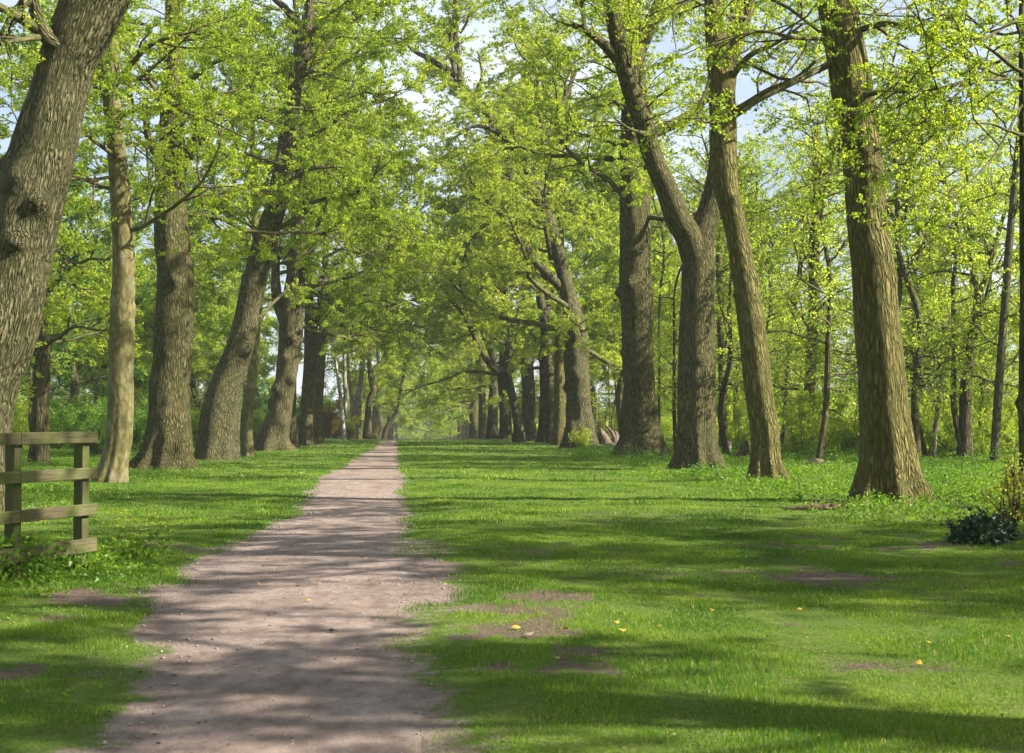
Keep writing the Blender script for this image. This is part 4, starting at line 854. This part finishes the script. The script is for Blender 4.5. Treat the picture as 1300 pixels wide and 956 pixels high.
# ------------------------------------------------------------------ logs and stumps
M['cut'] = simple_mat('cut_wood', (.16, .11, .07), (.38, .30, .21), 12, .85, .01)
M['rot'] = simple_mat('rotten_wood', (.035, .02, .012), (.13, .085, .055), 9, .95, .05, (1, 1, .35))
M['greywood'] = simple_mat('weathered_wood', (.06, .04, .03), (.24, .18, .135), 10, .9, .03, (1, 1, .4))
def log(name, label, cat, p0, p1, r, bark='bark_dark', seed=0):
    p0, p1 = np.array(p0, float), np.array(p1, float); root = empty(name, (p0[0], p0[1], p0[2])); tag(root, label, cat)
    n = 10; pts = np.array([(p1 - p0) * i / n for i in range(n + 1)])[None]; g_ = Geo(); rad = np.full((1, n + 1), r)
    v, q, b = tubes(pts, rad, 24, 3.0, bark_disp(seed, 0, (), -99, .12)); g_.add(v, q, b); g_.build('log_bark', M[bark], root)
    for nm, ring, c in (('cut_face', v[:24], pts[0, 0]), ('cut_face', v[-24:], pts[0, -1])):
        V = np.concatenate([ring, c + (ring - c) * .5 + norm(c - pts[0, n // 2])[None] * .006, [c + norm(c - pts[0, n // 2]) * .01]])
        i = np.arange(24); q4 = np.stack([i, (i + 1) % 24, 24 + (i + 1) % 24, 24 + i], -1); t3 = np.stack([24 + i, 24 + (i + 1) % 24, np.full(24, 48)], -1)
        mesh_obj(nm, V, q4, M['cut'], root, True, tris=t3)
    return root
a_ = P(1028, 590, 43.6); z_ = float(hgt(a_[0], 43.6))
log('fallen_log', 'short cut log lying in the herbs between the second tree and the massive golden trunk', 'log', (a_[0], 43.3, z_ + .19), (a_[0] + .42, 43.9, z_ + .15), .155, seed=501)
a_ = P(923, 560, 62); z_ = float(hgt(a_[0], 62)); log('tree_stump', 'small upright cut stump right of the forked trunk', 'stump', (a_[0], 62, z_ - .1), (a_[0] + .04, 62, z_ + .55), .15, 'bark_pale', 502)
def chunk(name, label, cat, loc, arms, mat, seed):
    root = empty(name, loc); tag(root, label, cat); rs = np.random.default_rng(seed)
    for nm, rows in arms:
        rr = crom(np.array(rows, float), .05); g_ = Geo(); g_.add(*tubes(rr[None, :, :3], np.clip(rr[None, :, 3], .01, None), 18, rs.uniform(0, 9), bark_disp(seed, 0, (), -99, .38))); g_.build(nm, M[mat], root)
    return root
a_ = P(770, 560, 79); z_ = float(hgt(a_[0], 79))
chunk('rotten_stump', 'broken rotten stump with pale curved roots beside the burr-covered tree', 'stump', (a_[0], 79, z_), [
    ('stump_wood', [(-.15, 0, -.1, .45), (-.12, 0, .3, .42), (-.2, 0, .65, .30), (-.3, 0, .95, .14), (-.32, 0, 1.1, .03)]), ('root', [(.25, 0, -.1, .20), (.42, -.1, .4, .16), (.30, -.1, .8, .11), (.02, 0, 1.2, .07), (-.15, 0, 1.35, .02)]),
    ('root', [(.1, 0, .1, .18), (.5, -.1, .35, .15), (.55, 0, .75, .08), (.45, 0, .95, .02)]), ('root', [(-.1, -.3, .05, .14), (-.7, -.4, .1, .12), (-1.2, -.3, .2, .09), (-1.6, -.2, .05, .03)]), ('root', [(-.2, -.4, .1, .1), (.2, -.5, .22, .09), (.6, -.5, .05, .04)])], 'greywood', 511)
a_ = P(945, 560, 55); z_ = float(hgt(a_[0], 55))
chunk('broken_stump', 'low splintered stump peeping out left of the second tree of the right row', 'stump', (a_[0], 55, z_), [('stump_wood', [(0, 0, -.1, .24), (0, 0, .25, .2), (.05, 0, .5, .13), (.1, 0, .72, .02)]), ('root', [(-.1, -.1, 0, .12), (-.35, -.2, .12, .09), (-.6, -.2, 0, .03)])], 'rot', 512)
a0 = G(1078, 646); a1 = G(1000, 649)
chunk('ground_strip', 'thin dark strip lying left of the foot of the massive golden trunk', 'branch', (a0[0], a0[1], float(hgt(a0[0], a0[1]))), [('strip_body', [(0, 0, .03, .05), ((a1[0] - a0[0]) * .5, -.25, .04, .045), (a1[0] - a0[0], -.3, .03, .02)])], 'rot', 513)  # thin dark tube tapering along the ground beside the trunk foot

# fallen leaves and small flowers
def fallen(px_, py_, s, name, label, grp, mat, seed):
    rs = np.random.default_rng(seed); b = G(px_, py_); z = float(hgt(b[0], b[1])) + .018
    a = rs.uniform(0, 6.28); v = []
    for t_, w_ in ((0, .0), (.25, .33), (.55, .42), (.8, .26), (1, 0)):
        for sg in (-1, 1): v.append([(t_ - .5), sg * w_, .10 * math.sin(t_ * 3) + abs(w_) * .35 + rs.normal(0, .02)])
    v = np.array(v) * s; ti = rs.uniform(-.5, .5); v[:, 2] = v[:, 2] * rs.uniform(.3, 1.2) + v[:, 1] * ti
    c_, s_ = math.cos(a), math.sin(a); v = np.stack([v[:, 0] * c_ - v[:, 1] * s_, v[:, 0] * s_ + v[:, 1] * c_, v[:, 2]], -1)
    o = mesh_obj(name, v, np.array([[0, 2, 3, 1], [2, 4, 5, 3], [4, 6, 7, 5], [6, 8, 9, 7]]), mat, None, True); o.location = (b[0], b[1], z); tag(o, label, 'leaf', grp); return o
M['litter'] = leaf_mat('dry_litter', [(0, (.05, .03, .02)), (.6, (.15, .10, .06)), (.9, (.30, .22, .12)), (1, (.40, .30, .06))], .1, 1.2)
M['yleaf'] = simple_mat('yellow_leaf', (.24, .15, .02), (.48, .34, .05), 30, .6, .001)
M['bleaf'] = simple_mat('brown_leaf', (.16, .08, .04), (.34, .20, .12), 30, .7, .001)
k_ = 0
for (x_, y_) in ((904, 774), (782, 793), (790, 803), (837, 796), (769, 822), (716, 802), (707, 838), (825, 853), (655, 800), (1179, 811), (1165, 840), (805, 745), (1180, 820), (1278, 800), (662, 645), (1015, 770)):
    fallen(x_, y_, .05 + .012 * (k_ % 3), 'fallen_leaf', 'small yellow fallen leaf lying on the lawn right of the path', 'yellow leaves on the right lawn', M['yleaf'], 600 + k_); k_ += 1
for (x_, y_) in ((455, 671), (500, 729), (551, 734), (465, 725), (505, 742), (513, 754), (395, 771), (391, 761), (378, 742), (475, 784), (422, 799), (347, 776), (327, 739), (480, 696), (376, 707), (549, 735), (405, 740), (300, 822), (440, 850)):
    fallen(x_, y_, .04 + .01 * (k_ % 3), 'fallen_leaf', 'small yellowish fallen leaf lying on the earth path', 'fallen leaves on the path', M['yleaf'] if k_ % 2 else M['bleaf'], 600 + k_); k_ += 1
fallen(672, 809, .09, 'fallen_leaf', 'pinkish pale fallen leaf, largest on the lawn near the path edge', None, M['cut'], 700)
fallen(53, 755, .06, 'fallen_leaf', 'single orange leaf in the herbs below the wooden fence', None, M['yleaf'], 701)
r = np.random.default_rng(77); n = 900
fx = np.concatenate([r.uniform(-5.2, -3.2, 160), r.uniform(-9, -3.5, n)]); fy = np.concatenate([r.uniform(15.5, 18.5, 160), r.uniform(16, 45, n)])
k = np.concatenate([np.ones(160, bool), fbm(fx[160:] * .4, fy[160:] * .4, 0, 88, 3) > .1]); fx, fy = fx[k], fy[k]
c = np.stack([np.repeat(fx, 5), np.repeat(fy, 5), np.repeat(hgt(fx, fy) + r.uniform(.10, .17, len(fx)), 5)], -1); ang = np.tile(np.arange(5) * 1.257, len(fx))
dv = np.stack([np.cos(ang), np.sin(ang), .25 * np.ones_like(ang)], -1); c = c + dv * .010
m_, nt, N = new_mat('petal_yellow'); d = N('ShaderNodeBsdfPrincipled'); d.inputs['Base Color'].default_value = (.75, .60, .03, 1); d.inputs['Roughness'].default_value = .5; o = N('ShaderNodeOutputMaterial'); L_(nt, d.outputs[0], o.inputs[0])
o = leaf_mesh('wild_flowers', c, dv, .022, .9, r, m_, None, .6); tag(o, 'tiny yellow wild flowers sprinkled in the grass behind the fence', 'wildflowers', kind='stuff')

r = np.random.default_rng(98); n = 9000; fy = np.sqrt(r.uniform(30, 40 ** 2, n)); pxx, pww = path_at(fy); fx = pxx + r.uniform(-1.15, 1.15, n) * pww
c = np.stack([fx, fy, hgt(fx, fy) + .008], -1); sz = (.004 + .014 * r.random(n) ** 4)[:, None, None]
oc = np.array([[1, 0, 0], [0, 1, 0], [-1, 0, 0], [0, -1, 0], [0, 0, .7], [0, 0, -.7]])
v = c[:, None, :] + oc[None] * sz * r.uniform(.6, 1.4, (n, 6, 1)); tr_ = np.array([[0, 1, 4], [1, 2, 4], [2, 3, 4], [3, 0, 4], [1, 0, 5], [2, 1, 5], [3, 2, 5], [0, 3, 5]])
o = mesh_obj('pebbles', v.reshape(-1, 3), None, simple_mat('pebble_stone', (.12, .10, .085), (.42, .37, .32), 40, .85, .001), None, True, tris=(np.arange(n)[:, None, None] * 6 + tr_).reshape(-1, 3)); tag(o, 'small grit and pebbles strewn over the earth path', 'gravel', kind='stuff')
r = np.random.default_rng(99); n = 9000
fy = np.sqrt(r.uniform(25, 45 ** 2, n)); fx = r.uniform(-.36, .40, n) * (fy + 2)
k = (r.random(n) < .25 + .75 * soil_mask(fx, fy)); fx, fy = fx[k], fy[k]; n = len(fx)
dv = norm(r.normal(0, 1, (n, 3)) * np.array([1, 1, .15])); pxx, pww = path_at(fy)
o = leaf_mesh('leaf_litter', np.stack([fx, fy, hgt(fx, fy) + .016], -1), dv, .014 + .022 * r.random(n), .85, r, M['litter'], None, .5); tag(o, 'small dry bits of leaf and twig littering the path and the worn soil', 'litter', kind='stuff')

# ------------------------------------------------------------------ light
w = bpy.data.worlds.new('World'); sc.world = w; w.use_nodes = True
nt = w.node_tree; nt.nodes.clear(); sky = nt.nodes.new('ShaderNodeTexSky'); sky.sky_type = 'NISHITA'; sky.sun_disc = False
sky.sun_elevation = R(SUN_EL); sky.sun_rotation = R(SUN_AZ); sky.air_density = 1.0; sky.dust_density = 2.2; sky.ozone_density = 1.0
tcw = nt.nodes.new('ShaderNodeTexCoord'); mpw = nt.nodes.new('ShaderNodeMapping'); mpw.inputs['Scale'].default_value = (1, 1, 2.2); nt.links.new(tcw.outputs['Generated'], mpw.inputs[0])
cl = ramp(nt, noise_n(nt, mpw.outputs[0], 3.2, 7, .6, .3), [(.38, (.15,) * 3), (.66, (.85,) * 3)])
skyc = mix_n(nt, cl, sky.outputs[0], (6.3, 7.0, 8.0))
bg = nt.nodes.new('ShaderNodeBackground'); bg.inputs['Strength'].default_value = .063; wo = nt.nodes.new('ShaderNodeOutputWorld')
nt.links.new(skyc, bg.inputs[0]); nt.links.new(bg.outputs[0], wo.inputs[0])
sd = bpy.data.lights.new('sun', 'SUN'); sd.energy = 5.0; sd.angle = R(.53); sd.color = (1, .945, .86)
so = bpy.data.objects.new('sun', sd); COL.objects.link(so)
dv = Vector((math.sin(R(SUN_AZ)) * math.cos(R(SUN_EL)), math.cos(R(SUN_AZ)) * math.cos(R(SUN_EL)), math.sin(R(SUN_EL))))
so.rotation_euler = dv.to_track_quat('Z', 'Y').to_euler(); so.location = dv * 60

sc.render.engine = 'CYCLES'; cy = sc.cycles
cy.max_bounces = 7; cy.diffuse_bounces = 4; cy.glossy_bounces = 2; cy.transmission_bounces = 5; cy.transparent_max_bounces = 4; cy.volume_bounces = 0
cy.use_denoising = True; cy.sample_clamp_indirect = 8; cy.use_adaptive_sampling = True; cy.adaptive_threshold = .02
cy.caustics_reflective = False; cy.caustics_refractive = False
sc.view_settings.view_transform = 'Standard'; sc.view_settings.look = 'None'; sc.view_settings.gamma = 1; sc.view_settings.exposure = 1.55

def closed_box(name, lo, hi, mat):
    (x0, y0, z0), (x1, y1, z1) = lo, hi
    v = np.array([[x, y, z] for z in (z0, z1) for y in (y0, y1) for x in (x0, x1)])
    q = np.array([[0, 2, 3, 1], [4, 5, 7, 6], [0, 1, 5, 4], [2, 6, 7, 3], [0, 4, 6, 2], [1, 3, 7, 5]])
    return mesh_obj(name, v, q, mat, None, False)
m_ = bpy.data.materials.new('haze_air'); m_.use_nodes = True; nt = m_.node_tree; nt.nodes.clear()
pv = nt.nodes.new('ShaderNodeVolumePrincipled'); pv.inputs['Color'].default_value = (.93, .95, 1, 1); pv.inputs['Density'].default_value = HAZE
mo = nt.nodes.new('ShaderNodeOutputMaterial'); nt.links.new(pv.outputs[0], mo.inputs['Volume'])
if HAZE: tag(closed_box('haze', (-950, -80, -10.5), (950, 1550, 34), m_), 'thin spring haze in the far part of the avenue', 'haze', kind='stuff')
